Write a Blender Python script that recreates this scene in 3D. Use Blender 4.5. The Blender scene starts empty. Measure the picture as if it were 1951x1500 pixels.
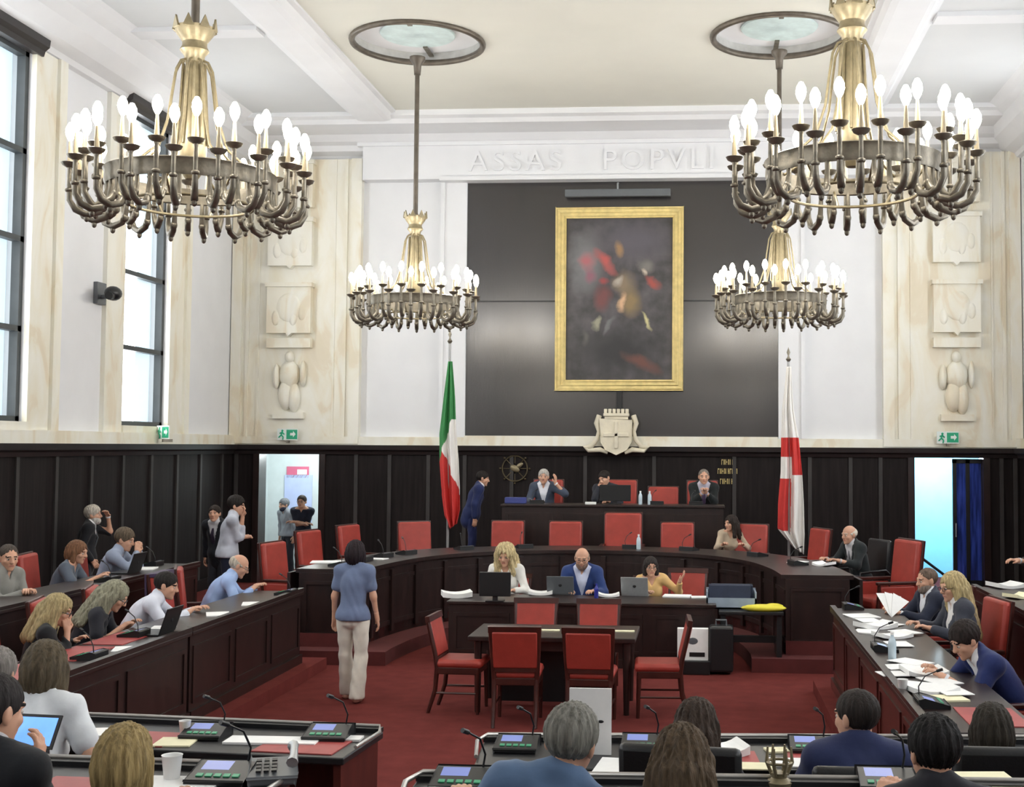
import bpy, math, random
import numpy as np
from math import sin, cos, pi, radians, atan2, sqrt, hypot
from mathutils import Vector, Matrix
from mathutils.geometry import tessellate_polygon

random.seed(7)
SC = bpy.context.scene
COL = SC.collection

# ------------------------------------------------------------------ camera
FPX, YAW, PITCH, ROLL, PPX, PPY, EYE = 2400.0, radians(4.2), radians(3.0), radians(.3), 1162.0, 725.0, 2.64
FW = Vector((-sin(YAW) * cos(PITCH), cos(YAW) * cos(PITCH), sin(PITCH)))
R0 = Vector((cos(YAW), sin(YAW), 0))
U0 = R0.cross(FW)
RT = cos(ROLL) * R0 + sin(ROLL) * U0
UP = -sin(ROLL) * R0 + cos(ROLL) * U0
cam_data = bpy.data.cameras.new('camera')
cam = bpy.data.objects.new('camera', cam_data)
COL.objects.link(cam)
M = Matrix((RT, UP, -FW)).transposed().to_4x4()
M.translation = (0, 0, EYE)
cam.matrix_world = M
cam_data.sensor_width = 36
cam_data.lens = FPX / 1951 * 36
cam_data.shift_x = -(PPX - 975.5) / 1951
cam_data.shift_y = (PPY - 750) / 1951
cam_data.clip_end = 200
SC.camera = cam

# ------------------------------------------------------------------ view and world
SC.view_settings.view_transform = 'Standard'
SC.view_settings.look = 'None'
SC.view_settings.gamma = 1
SC.view_settings.use_curve_mapping = False
SC.view_settings.exposure = EXPOSURE = -0.1
W = bpy.data.worlds.new('world')
SC.world = W
SC.cycles.adaptive_threshold = .02
W.use_nodes = True
W.node_tree.nodes['Background'].inputs[0].default_value = (.93, .96, 1, 1)
W.node_tree.nodes['Background'].inputs[1].default_value = WORLD = 0.6
BULB_W, SKY_EMIT = 24.5, 9.0        # power of one chandelier point light, brightness of the daylit panes

# ------------------------------------------------------------------ photograph pixel -> point in the room
def ray(x, y):
    return FW * FPX + RT * (x - PPX) - UP * (y - PPY)
def on(ax, v, x, y):
    d = ray(x, y)
    o = Vector((0, 0, EYE))
    i = 'XYZ'.index(ax)
    return o + d * ((v - o[i]) / d[i])

# ------------------------------------------------------------------ materials
def lin(c):
    return tuple(((v / 255) / 12.92 if v / 255 <= .04045 else ((v / 255 + .055) / 1.055) ** 2.4) for v in c)
_mats = {}
def pm(name, col, rough=.5, metal=0., var=.12, scale=6., bump=0., bscale=60., coat=0., sheen=0., stretch=(1, 1, 1), emit=0., spec=.5):
    if name in _mats: return _mats[name]
    m = bpy.data.materials.new(name); m.use_nodes = True
    nt = m.node_tree; N = nt.nodes; L = nt.links
    b = N['Principled BSDF']
    c = lin(col)
    tc = N.new('ShaderNodeTexCoord'); mp = N.new('ShaderNodeMapping')
    mp.inputs['Scale'].default_value = stretch
    L.new(tc.outputs['Object'], mp.inputs[0])
    nz = N.new('ShaderNodeTexNoise'); nz.inputs['Scale'].default_value = scale; nz.inputs['Detail'].default_value = 4
    L.new(mp.outputs[0], nz.inputs[0])
    rp = N.new('ShaderNodeValToRGB')
    rp.color_ramp.elements[0].position = .3; rp.color_ramp.elements[1].position = .7
    rp.color_ramp.elements[0].color = tuple(max(0, v * (1 - var)) for v in c) + (1,)
    rp.color_ramp.elements[1].color = tuple(min(1, v * (1 + var)) for v in c) + (1,)
    L.new(nz.outputs['Fac'], rp.inputs[0])
    L.new(rp.outputs[0], b.inputs['Base Color'])
    b.inputs['Roughness'].default_value = rough
    b.inputs['Metallic'].default_value = metal
    b.inputs['Specular IOR Level'].default_value = spec
    b.inputs['Coat Weight'].default_value = coat
    b.inputs['Coat Roughness'].default_value = .22
    b.inputs['Sheen Weight'].default_value = sheen
    if emit:
        b.inputs['Emission Color'].default_value = c + (1,)
        b.inputs['Emission Strength'].default_value = emit
    if bump:
        n2 = N.new('ShaderNodeTexNoise'); n2.inputs['Scale'].default_value = bscale; n2.inputs['Detail'].default_value = 3
        L.new(mp.outputs[0], n2.inputs[0])
        bp = N.new('ShaderNodeBump'); bp.inputs['Strength'].default_value = bump; bp.inputs['Distance'].default_value = .01
        L.new(n2.outputs['Fac'], bp.inputs['Height']); L.new(bp.outputs[0], b.inputs['Normal'])
    _mats[name] = m
    return m

PLASTER = pm('white_plaster', (228, 229, 231), .8, var=.02, scale=2, bump=.05, bscale=30)
CEIL = pm('cream_ceiling_paint', (218, 217, 207), .85, var=.02, scale=1.2)
COFFER = pm('pale_grey_ceiling_paint', (214, 216, 217), .85, var=.02, scale=1.2)
WOOD = pm('dark_walnut_panelling', (30, 25, 25), .6, var=.35, scale=3, stretch=(6, 6, .4), spec=.16)
WOODD = pm('dark_walnut_joinery', (36, 22, 20), .38, var=.4, scale=3, stretch=(3, 3, 1.2), coat=.2)
WOODR = pm('reddish_mahogany', (70, 30, 25), .33, var=.35, scale=4, stretch=(3, 3, 1), coat=.25)
WOODC = pm('chair_frame_mahogany', (62, 26, 20), .35, var=.3, scale=8, coat=.2)
TRIMD = pm('dark_wood_cornice', (44, 40, 40), .4, var=.2, scale=3)
BATTEN = pm('dark_wood_batten', (50, 47, 46), .6, var=.2, scale=3)
GLOSSP = pm('polished_wenge_panel', (38, 34, 34), .27, var=.3, scale=3, stretch=(9, 9, .25), bump=.12, bscale=5, spec=.9, coat=.3)
RED = pm('red_leather', (158, 56, 46), .5, var=.1, scale=9, bump=.12, bscale=90)
REDD = pm('deep_red_velvet', (136, 44, 38), .7, var=.12, scale=9, bump=.1, bscale=120, sheen=.1)
BLOT = pm('red_desk_leather', (160, 66, 64), .5, var=.12, scale=9)
CARPET = pm('red_carpet', (106, 50, 47), .95, var=.12, scale=5, bump=.35, bscale=220, spec=.05)
CARPETD = pm('dark_red_carpet_edge', (88, 34, 33), .95, var=.12, scale=5, bump=.3, bscale=220)
BRONZE = pm('dark_bronze', (122, 116, 104), .38, .6, var=.3, scale=12, bump=.15, bscale=50)
RINGM = pm('bronze_ring', (104, 96, 86), .4, .5, var=.2, scale=9)
BRASS = pm('antique_brass', (138, 127, 100), .4, .45, var=.2, scale=14, bump=.1, bscale=60)
GILT = pm('gilded_wood', (222, 202, 138), .42, .1, var=.12, scale=10, bump=.15, bscale=45)
CREAMS = pm('cream_stone', (222, 214, 192), .6, var=.06, scale=8, bump=.2, bscale=40)
CANDLE = pm('ivory_candle', (176, 162, 134), .5, var=.03)
PAPER = pm('white_paper', (240, 240, 238), .7, var=.02, scale=20)
CREAMP = pm('cream_paper', (238, 232, 196), .7, var=.03, scale=20)
BLACK = pm('black_plastic', (24, 25, 27), .4, var=.1)
BLACKL = pm('black_leather', (26, 27, 29), .4, var=.15, bump=.12, bscale=90)
GREYP = pm('grey_plastic', (96, 100, 104), .4, var=.06)
SILVER = pm('brushed_silver', (178, 182, 184), .35, .5, var=.05, scale=30)
CHROME = pm('steel_edge_strip', (190, 186, 180), .3, .7, var=.05)
SCREENB = pm('lit_blue_display', (120, 135, 200), .3, var=.1, emit=.35)
TABLETS = pm('lit_tablet_screen', (120, 180, 255), .3, var=.1, scale=14, emit=.9)
PHONES = pm('lit_phone_screen', (150, 165, 240), .3, var=.1, scale=14, emit=.5)
GREENL = pm('green_button', (60, 150, 110), .4, var=.1, emit=.1)
GREENS = pm('green_exit_sign', (24, 150, 110), .4, var=.05, emit=.15)
SIGNW = pm('white_sign_plastic', (230, 238, 234), .4, var=.02)
SIGNR = pm('pink_red_sign', (220, 110, 140), .5, var=.05)
CORW = pm('corridor_paint', (218, 226, 226), .8, var=.03)
CORB = pm('corridor_daylight_tint', (176, 226, 246), .8, var=.03)  # bluish daylight behind the right doorway put into the wall colour
NOTICE = pm('pale_blue_notice', (196, 208, 246), .6, var=.05, scale=5)
BLUEGL = pm('door_glass_blue_reflections', (44, 62, 140), .12, var=.7, scale=3, stretch=(6, 1, .5), spec=.8)  # blue reflections on the dark door leaf painted into its streaky colour
DARKFR = pm('dark_window_metal', (66, 70, 72), .5, .2, var=.1)
NAVYF = pm('blue_folder', (56, 66, 130), .5, var=.08)
YELLOW = pm('yellow_vinyl', (226, 214, 60), .5, var=.08)
CUPW = pm('white_cup', (238, 238, 236), .4, var=.02)
GLASS = pm('clear_plastic_bottle', (196, 214, 224), .12, var=.05, spec=.8)
BLUECAP = pm('blue_bottle', (40, 46, 140), .25, var=.1)

def marble():
    m = bpy.data.materials.new('veined_beige_marble'); m.use_nodes = True
    N = m.node_tree.nodes; L = m.node_tree.links; b = N['Principled BSDF']
    tc = N.new('ShaderNodeTexCoord'); mp = N.new('ShaderNodeMapping'); mp.inputs['Scale'].default_value = (1.3, 1.3, .5)
    L.new(tc.outputs['Object'], mp.inputs[0])
    n1 = N.new('ShaderNodeTexNoise'); n1.inputs['Scale'].default_value = 1.6; n1.inputs['Detail'].default_value = 7; n1.inputs['Distortion'].default_value = 1.2
    L.new(mp.outputs[0], n1.inputs[0])
    r = N.new('ShaderNodeValToRGB'); e = r.color_ramp.elements
    e[0].position = .3; e[0].color = lin((224, 214, 190)) + (1,)
    e[1].position = .62; e[1].color = lin((238, 236, 225)) + (1,)
    k = e.new(.45); k.color = lin((233, 228, 210)) + (1,)
    k = e.new(.4); k.color = lin((228, 218, 196)) + (1,)
    L.new(n1.outputs['Fac'], r.inputs[0]); L.new(r.outputs[0], b.inputs['Base Color'])
    b.inputs['Roughness'].default_value = .35
    return m
MARBLE = marble()

# ------------------------------------------------------------------ mesh building
class MB:
    def __init__(s): s.v = []; s.f = []; s.mi = []; s.m = 0
    def add(s, vs, fs):
        o = len(s.v); s.v += [tuple(v) for v in vs]
        for f in fs: s.f.append(tuple(i + o for i in f)); s.mi.append(s.m)
        return s
    def box(s, c, d, R=None):
        vs = []
        for sx in (-.5, .5):
            for sy in (-.5, .5):
                for sz in (-.5, .5):
                    p = Vector((sx * d[0], sy * d[1], sz * d[2]))
                    if R: p = R @ p
                    vs.append(p + Vector(c))
        return s.add(vs, [(0, 1, 3, 2), (4, 6, 7, 5), (0, 4, 5, 1), (2, 3, 7, 6), (0, 2, 6, 4), (1, 5, 7, 3)])
    def bb(s, x0, x1, y0, y1, z0, z1):
        return s.box(((x0 + x1) / 2, (y0 + y1) / 2, (z0 + z1) / 2), (x1 - x0, y1 - y0, z1 - z0))
    def prism(s, pts, a0, a1, axis='Z'):
        """extrude a 2D outline; axis Z: pts are (x,y); Y: pts are (x,z); X: pts are (y,z)"""
        def P(p, a):
            return {'Z': (p[0], p[1], a), 'Y': (p[0], a, p[1]), 'X': (a, p[0], p[1])}[axis]
        n = len(pts)
        vs = [P(p, a0) for p in pts] + [P(p, a1) for p in pts]
        tris = tessellate_polygon([[Vector((p[0], p[1], 0)) for p in pts]])
        fs = [(i, (i + 1) % n, n + (i + 1) % n, n + i) for i in range(n)]
        fs += [tuple(t) for t in tris] + [tuple(n + k for k in reversed(t)) for t in tris]
        return s.add(vs, fs)
    def strip(s, A, B, z0, z1):
        """solid band between two equal-length open outlines A and B"""
        n = len(A); vs = []
        for a, b in zip(A, B): vs += [(a[0], a[1], z0), (b[0], b[1], z0), (b[0], b[1], z1), (a[0], a[1], z1)]
        fs = []
        for i in range(n - 1):
            o = 4 * i
            for k in range(4): fs.append((o + k, o + (k + 1) % 4, o + 4 + (k + 1) % 4, o + 4 + k))
        fs += [(0, 1, 2, 3), (4 * n - 1, 4 * n - 2, 4 * n - 3, 4 * n - 4)]
        return s.add(vs, fs)
    def tube(s, pts, r, n=8, closed=False):
        pts = [Vector(p) for p in pts]; N = len(pts)
        rs = r if isinstance(r, (list, tuple)) else [r] * N
        vs = []; up = None
        for i in range(N):
            a = pts[(i - 1) % N] if (closed or i > 0) else pts[0]
            b = pts[(i + 1) % N] if (closed or i < N - 1) else pts[-1]
            t = (b - a).normalized()
            if up is None:
                up = t.orthogonal().normalized()
            up = (up - t * up.dot(t)).normalized()
            w = t.cross(up)
            for k in range(n):
                q = 2 * pi * k / n
                vs.append(pts[i] + (up * cos(q) + w * sin(q)) * rs[i])
        fs = []
        for i in range(N if closed else N - 1):
            for k in range(n):
                j = (i + 1) % N
                fs.append((i * n + k, i * n + (k + 1) % n, j * n + (k + 1) % n, j * n + k))
        if not closed:
            fs.append(tuple(range(n))[::-1]); fs.append(tuple((N - 1) * n + k for k in range(n)))
        return s.add(vs, fs)
    def lathe(s, prof, n=20, c=(0, 0, 0)):
        vs = []
        for r, z in prof:
            for k in range(n):
                q = 2 * pi * k / n
                vs.append((c[0] + max(r, 1e-4) * cos(q), c[1] + max(r, 1e-4) * sin(q), c[2] + z))
        fs = []
        for i in range(len(prof) - 1):
            for k in range(n):
                fs.append((i * n + k, i * n + (k + 1) % n, (i + 1) * n + (k + 1) % n, (i + 1) * n + k))
        fs.append(tuple(range(n))[::-1]); fs.append(tuple((len(prof) - 1) * n + k for k in range(n)))
        return s.add(vs, fs)
    def ell(s, c, r, n=16, m=10, R=None):
        vs = []; fs = []
        for i in range(m + 1):
            t = pi * i / m
            for k in range(n):
                q = 2 * pi * k / n
                p = Vector((r[0] * sin(t) * cos(q), r[1] * sin(t) * sin(q), r[2] * cos(t)))
                if R: p = R @ p
                vs.append(p + Vector(c))
        for i in range(m):
            for k in range(n):
                fs.append((i * n + k, (i + 1) * n + k, (i + 1) * n + (k + 1) % n, i * n + (k + 1) % n))
        return s.add(vs, fs)
    def build(s, name, mats, parent=None, smooth=None, bevel=0, world=False):
        me = bpy.data.meshes.new(name)
        vs = s.v
        if world and parent is not None:
            L = parent.location; vs = [(v[0] - L[0], v[1] - L[1], v[2] - L[2]) for v in vs]
        me.from_pydata([tuple(v) for v in vs], [], s.f)
        mats = mats if isinstance(mats, (list, tuple)) else [mats]
        for m in mats: me.materials.append(m)
        if len(mats) > 1: me.polygons.foreach_set('material_index', s.mi)
        if smooth:
            me.shade_smooth(); me.set_sharp_from_angle(angle=radians(smooth))
        me.update()
        o = bpy.data.objects.new(name, me); COL.objects.link(o)
        if parent is not None: o.parent = parent
        if bevel:
            b = o.modifiers.new('bevel', 'BEVEL'); b.width = bevel; b.segments = 2; b.limit_method = 'ANGLE'; b.angle_limit = radians(40)
        return o

def tag(o, label, cat, group=None, kind=None):
    o['label'] = label; o['category'] = cat
    if group: o['group'] = group
    if kind: o['kind'] = kind
    return o
def thing(name, label, cat, loc=(0, 0, 0), rz=0., group=None):
    o = bpy.data.objects.new(name, None); COL.objects.link(o)
    o.location = loc; o.rotation_euler = (0, 0, rz); o.empty_display_size = .1
    return tag(o, label, cat, group)
def struct(o):
    o['kind'] = 'structure'; return o
def dup(root, loc, rz, label, group=None, scale=None):
    r = root.copy(); COL.objects.link(r); r.location = loc; r.rotation_euler = (0, 0, rz); r['label'] = label
    if group: r['group'] = group
    if scale: r.scale = (scale,) * 3
    for ch in list(root.children):
        c = ch.copy(); COL.objects.link(c); c.parent = r
        for g in list(ch.children):
            d = g.copy(); COL.objects.link(d); d.parent = c
    return r
# ================================================================== THE ROOM
XL, XR, YB, CX, ZC = -9.1, 5.9, 23.8, -1.6, 8.74
YF = -3.0
b = MB(); b.bb(-12, 9, YF, 27.5, -.2, 0); struct(b.build('floor', CARPET))
# back wall with two door openings
D1, D2, DZ = (-8.55, -7.26), (3.86, 5.23), 2.49
b = MB()
for x0, x1 in ((-9.5, D1[0]), (D1[1], D2[0]), (D2[1], 6.3)): b.bb(x0, x1, YB, YB + .3, 0, DZ)
b.bb(-9.5, 6.3, YB, YB + .3, DZ, 9.4)
struct(b.build('wall_back', PLASTER))
# left wall with tall windows (only the two farthest are in the photograph, the others light the room)
WINS = [(19.04, 20.75), (14.56, 16.27), (10.08, 11.79), (5.6, 7.31), (1.12, 2.83)]
WZ0, WZ1 = 2.93, 7.95
b = MB()
b.bb(XL - .4, XL, YF, YB, 0, WZ0); b.bb(XL - .4, XL, YF, YB, WZ1, 9.4)
ys = [YB] + [v for w in WINS for v in (w[1], w[0])] + [YF]
for i in range(0, len(ys), 2): b.bb(XL - .4, XL, ys[i + 1], ys[i], WZ0, WZ1)
struct(b.build('wall_left', PLASTER))
b = MB()
b.bb(XR, XR + .4, YF, YB, 0, WZ0); b.bb(XR, XR + .4, YF, YB, WZ1, 9.4)
for i in range(0, len(ys), 2): b.bb(XR, XR + .4, ys[i + 1], ys[i], WZ0, WZ1)
struct(b.build('wall_right', PLASTER))
b = MB(); b.bb(-9.5, 6.3, YF - .3, YF, 0, 9.4); struct(b.build('wall_front', PLASTER))

# ceiling: middle coffer with two round rosette openings, beams, side coffers, coves
RS = [(-4.3, 18.5), (1.13, 18.5)]
RR = .98
outer = [(-5.6, YF), (2.4, YF), (2.4, 22.3), (-5.6, 22.3)]
loops = [[Vector((x, y, 0)) for x, y in outer]]
for cx, cy in RS: loops.append([Vector((cx + RR * cos(-2 * pi * k / 48), cy + RR * sin(-2 * pi * k / 48), 0)) for k in range(48)])
tri = tessellate_polygon(loops)
flat = [p for l in loops for p in l]
b = MB(); b.add([(p.x, p.y, ZC) for p in flat], [tuple(t) for t in tri])
b.bb(-9.6, 6.4, YF, 24.2, ZC + .5, ZC + .6)
struct(b.build('ceiling', CEIL))
b = MB()
for s in (-1, 1):
    x0, x1 = CX + s * 4.86, CX + s * 7.6
    b.bb(min(x0, x1), max(x0, x1), YF, 22.4, ZC - .02, ZC + .2)
struct(b.build('ceiling', COFFER))
# beams along the room: stepped profile
b = MB()
for s in (-1, 1):
    def sx(v): return CX + s * v
    prof = [(sx(3.98), ZC + .1), (sx(3.98), ZC - .04), (sx(4.05), ZC - .06), (sx(4.1), ZC - .16), (sx(4.2), ZC - .18), (sx(4.62), ZC - .18), (sx(4.7), ZC - .16), (sx(4.78), ZC - .06), (sx(4.86), ZC - .04), (sx(4.86), ZC + .1)]
    b.prism(prof, YF, 22.4, 'Y')
    xa, xb = sorted((sx(4.86), sx(6.75)))
    b.bb(xa, xb, 17.55, 17.9, ZC - .09, ZC + .05)      # cross rib in the side coffer
    b.bb(xa, xb, 8.6, 8.95, ZC - .09, ZC + .05)
struct(b.build('trim_1', PLASTER))
# soffit and cornice across the back, cove along the sides
b = MB()
b.prism([(22.3, ZC + .1), (22.3, ZC - .1), (22.42, ZC - .13), (22.5, ZC - .2), (23.25, ZC - .2), (23.4, ZC - .3), (23.55, ZC - .34), (23.6, 8.3), (23.8, 8.25), (23.8, ZC + .1)], -9.1, 5.9, 'X')
struct(b.build('trim_2', PLASTER))
b = MB()
for s in (-1, 1):
    def sx(v): return CX + s * v
    b.prism([(sx(7.5), 8.03), (sx(7.42), 8.05), (sx(7.38), 8.12), (sx(7.2), 8.2), (sx(7.0), 8.38), (sx(6.9), 8.56), (sx(6.78), 8.62), (sx(6.7), ZC - .06), (sx(6.6), ZC), (sx(6.6), ZC + .1), (sx(7.5), ZC + .1)], YF, YB, 'Y')
struct(b.build('trim_3', PLASTER))
# rosette wells: cylinder wall, glazed disc
for i, (cx, cy) in enumerate(RS):
    t = thing('ceiling_rosette', ['round bronze-rimmed ceiling rosette above the left far chandelier', 'round bronze-rimmed ceiling rosette above the right far chandelier'][i], 'ceiling rosette', (cx, cy, ZC), 0, 'ceiling rosettes')
    b = MB(); b.tube([(RR * cos(2 * pi * k / 48), RR * sin(2 * pi * k / 48), -.02) for k in range(48)], .048, 8, True); b.build('rim', RINGM, t, 60)
    b = MB(); n = 48
    b.add([(RR * cos(2 * pi * k / n), RR * sin(2 * pi * k / n), z) for z in (0, .16) for k in range(n)], [(k, (k + 1) % n, n + (k + 1) % n, n + k) for k in range(n)])
    b.build('well', pm('grey_well_metal', (196, 196, 192), .4), t, 60)
    b = MB(); b.lathe([(0, .14), (RR, .14), (RR, .17), (0, .17)], 48); b.build('back_disc', PLASTER, t)
    b = MB(); b.lathe([(0, .09), (.55, .09), (.57, .11), (.55, .13), (0, .13)], 48); b.build('glass_disc', pm('pale_green_glass', (204, 222, 220), .3), t, 40)
    for q in (1, -1):
        b = MB(); b.bb(-.035, .035, *sorted((.5 * q, RR * q)), .07, .1); b.build('bracket', BRONZE, t)

# ---- upper back wall: marble pilasters with carved blocks, frieze with raised letters, dark panel
PX0, PX1 = -9.1, -6.55
def pilaster(n, x0, x1, mir):
    b = MB()
    b.bb(x0, x1, YB - .1, YB, 2.66, 8.17)
    w = x1 - x0
    for u0, u1, d in ((0, .08, .16), (.92, 1, .16), (.11, .135, .13), (.865, .89, .13), (.2, .215, .12), (.785, .8, .12)):
        b.bb(x0 + w * u0, x0 + w * u1, YB - d, YB - .09, 2.8, 8.17)
    b.bb(x0, x1, YB - .17, YB - .09, 2.66, 2.8)
    struct(b.build('trim_%d' % n, MARBLE))
    # column of carved blocks
    c = MB(); cw = .86; cx = x0 + w * (.46 if not mir else .53)
    rows = [(7.15, 8.1), (6.02, 6.98), (4.72, 5.72)]
    for z0, z1 in rows:
        c.prism([(cx - cw / 2, z0 + .06), (cx - .06, z0 + .06), (cx, z0), (cx + .06, z0 + .06), (cx + cw / 2, z0 + .06), (cx + cw / 2, z1), (cx - cw / 2, z1)], YB - .26, YB - .09, 'Y')
        c.bb(cx - cw / 2 - .03, cx + cw / 2 + .03, YB - .31, YB - .09, z1 - .05, z1 + .03)
        for k in range(4):
            c.ell((cx - .25 + .17 * k, YB - .26, z0 + .35 + .1 * (k % 2)), (.08, .025, .15), 10, 6)
        c.ell((cx, YB - .26, (z0 + z1) / 2 + .05), (.24, .03, .28), 14, 8)
    c.bb(cx - cw / 2, cx + cw / 2, YB - .24, YB - .09, 4.5, 4.68)
    # carved standing figure below
    for dx, z, rx, rz in ((0, 4.32, .09, .12), (0, 3.98, .2, .28), (-.06, 3.6, .15, .3), (.1, 3.55, .12, .3), (.27, 4.0, .06, .26), (-.25, 3.95, .07, .24)):
        c.ell((cx + dx, YB - .14, z), (rx, .11, rz), 12, 8)
    c.bb(cx - .3, cx + .3, YB - .2, YB - .09, 3.14, 3.26)
    struct(c.build('trim_%d' % (n + 1), MARBLE, None, 35))
pilaster(4, PX0 + .02, PX1, False)
pilaster(6, CX - (PX1 - CX), CX - (PX0 - CX) - .02, True)
b = MB()
b.bb(XL, -4.5, YB - .14, YB, 2.64, 2.8); b.bb(-4.5, 1.4, YB - .2, YB, 2.64, 2.83); b.bb(1.4, XR, YB - .14, YB, 2.64, 2.8)
b.bb(XL, XL + .14, YF, YB, 2.64, 2.82); b.bb(XR - .14, XR, YF, YB, 2.64, 2.82)
for y0, y1 in WINS:
    b.bb(XL, XL + .07, y0 - .6, y0, 2.82, 8.03); b.bb(XL, XL + .07, y1, y1 + .75, 2.82, 8.03)
    b.bb(XL - .2, XL + .1, y0, y1, 2.82, WZ0)
    b.bb(XL + .05, XL + .12, y1 + .55, y1 + .75, 2.82, 8.03)
struct(b.build('trim_8', MARBLE))
b = MB()
b.bb(-6.5, 3.3, YB - .3, YB, 7.72, 8.4)
b.bb(-4.95, -4.5, YB - .12, YB, 2.8, 7.72); b.bb(1.42, 1.86, YB - .12, YB, 2.8, 7.72)
b.bb(-5.0, -4.93, YB - .16, YB, 2.8, 7.72); b.bb(1.84, 1.91, YB - .16, YB, 2.8, 7.72)
b.bb(-6.6, 3.4, YB - .36, YB, 8.36, 8.44)
b.bb(-5.0, 1.9, YB - .36, YB, 7.68, 7.76)
struct(b.build('trim_9', PLASTER))
t = thing('frieze_lettering', 'raised white plaster lettering on the frieze above the dark panel', 'lettering', (-2.05, YB - .31, 7.86))
for word, x in (('ASSAS', -1.5), ('POPVLI', 1.22)):
    cu = bpy.data.curves.new('letters', 'FONT'); cu.body = word; cu.size = .56; cu.extrude = .035; cu.align_x = 'CENTER'; cu.space_character = 1.25
    lo = bpy.data.objects.new('letters', cu); COL.objects.link(lo); bpy.context.view_layer.update()
    me = bpy.data.meshes.new_from_object(lo.evaluated_get(bpy.context.evaluated_depsgraph_get())); bpy.data.objects.remove(lo)
    me.materials.clear(); me.materials.append(PLASTER)
    lo = bpy.data.objects.new('word', me); COL.objects.link(lo); lo.parent = t; lo.location = (x, 0, 0); lo.rotation_euler = (pi / 2, 0, 0)
t = thing('wall_panel', 'huge polished dark wood panel behind the painting', 'wall panel', (CX + .06, YB, 2.83))
b = MB(); b.bb(-4.5, 1.42, YB - .07, YB, 2.83, 5.385); b.build('lower_board', GLOSSP, t, world=True)
b = MB(); b.bb(-4.5, 1.42, YB - .07, YB, 5.405, 7.7); b.build('upper_board', GLOSSP, t, world=True)
b = MB(); b.bb(-4.5, 1.42, YB - .075, YB - .02, 5.38, 5.41); b.build('joint_strip', BLACK, t, world=True)

# ---- dark wainscot
def wains_back(n, x0, x1, bat):
    b = MB(); b.bb(x0, x1, YB - .06, YB, 0, DZ); b.bb(x0, x1, YB - .1, YB - .05, 0, .2)
    struct(b.build('wall_back', WOOD))
    c = MB()
    for x in bat: c.bb(x - .035, x + .035, YB - .09, YB - .05, .2, DZ)
    struct(c.build('trim_%d' % n, BATTEN))
wains_back(10, XL, D1[0] - .06, [-8.95])
wains_back(11, D1[1] + .06, D2[0] - .06, [-6.6, -5.95, -5.2, -4.5, -3.6, -2.2, -.9, .6, 1.75, 2.0, 2.75, 3.3])
wains_back(12, D2[1] + .06, XR, [5.5, 5.75])
b = MB()
b.bb(XL, XL + .06, YF, YB, 0, DZ); b.bb(XL, XL + .1, YF, YB, 0, .2)
struct(b.build('wall_left', WOOD))
b = MB()
for k in range(24): b.bb(XL + .05, XL + .09, 23.2 - k * 1.02 - .04, 23.2 - k * 1.02 + .04, .2, DZ)
struct(b.build('trim_13', BATTEN))
b = MB(); b.bb(XR - .06, XR, YF, YB, 0, DZ); struct(b.build('wall_right', WOOD))
b = MB()
prof = [(0, DZ - .03), (.1, DZ - .03), (.13, DZ + .03), (.2, DZ + .06), (.22, 2.64), (0, 2.64)]
b.prism([(YB - d, z) for d, z in prof], XL, XR, 'X')
b.prism([(XL + d, z) for d, z in prof], YF, YB, 'Y'); b.prism([(XR - d, z) for d, z in prof], YF, YB, 'Y')
struct(b.build('trim_14', TRIMD))

# ---- windows
for i, (y0, y1) in enumerate(WINS):
    b = MB()
    for y in (y0, y1): b.bb(XL - .16, XL - .04, *((y, y + .09) if y == y0 else (y - .09, y)), WZ0, WZ1)
    for z in (WZ0, 4.14, 5.35, 6.55, WZ1 - .07): b.bb(XL - .16, XL - .04, y0, y1, z, z + .075)
    fr = b.build('window_%d' % (i + 1), DARKFR); struct(fr)
    b = MB(); b.m = 0; ys = y0 + (y1 - y0) * .68
    b.bb(XL - .3, XL - .28, y0, ys, WZ0, WZ1); b.m = 1; b.bb(XL - .3, XL - .28, ys, y1, WZ0, WZ1)
    b.build('glazing', [pm('bright_day_through_glass', (250, 253, 255), .5, var=.01, emit=SKY_EMIT), pm('bluish_day_through_glass', (206, 226, 236), .5, var=.01, emit=.95)], fr)
    b = MB(); e = .12
    prof = [(0, 7.93), (.1, 7.93), (.12, 8.0), (.18, 8.05), (.2, 8.22), (.28, 8.3), (.3, 8.42), (0, 8.42)]
    b.prism([(XL + d, z) for d, z in prof], y0 - e, y1 + e, 'Y')
    b.build('cornice', TRIMD, fr)

for i, (y0, y1) in enumerate(WINS):  # unseen right-wall windows, added so their glow brightens the left wall
    b = MB()
    for y in (y0, y1): b.bb(XR + .04, XR + .16, *((y, y + .09) if y == y0 else (y - .09, y)), WZ0, WZ1)
    for z in (WZ0, 4.14, 5.35, 6.55, WZ1 - .07): b.bb(XR + .04, XR + .16, y0, y1, z, z + .075)
    fr = b.build('window_%d' % (i + 6), DARKFR); struct(fr)
    b = MB(); b.bb(XR + .28, XR + .3, y0, y1, WZ0, WZ1); b.build('glazing', _mats['bright_day_through_glass'], fr)
    b = MB(); b.prism([(XR - d, z) for d, z in prof], y0 - e, y1 + e, 'Y'); b.build('cornice', TRIMD, fr)

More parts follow.
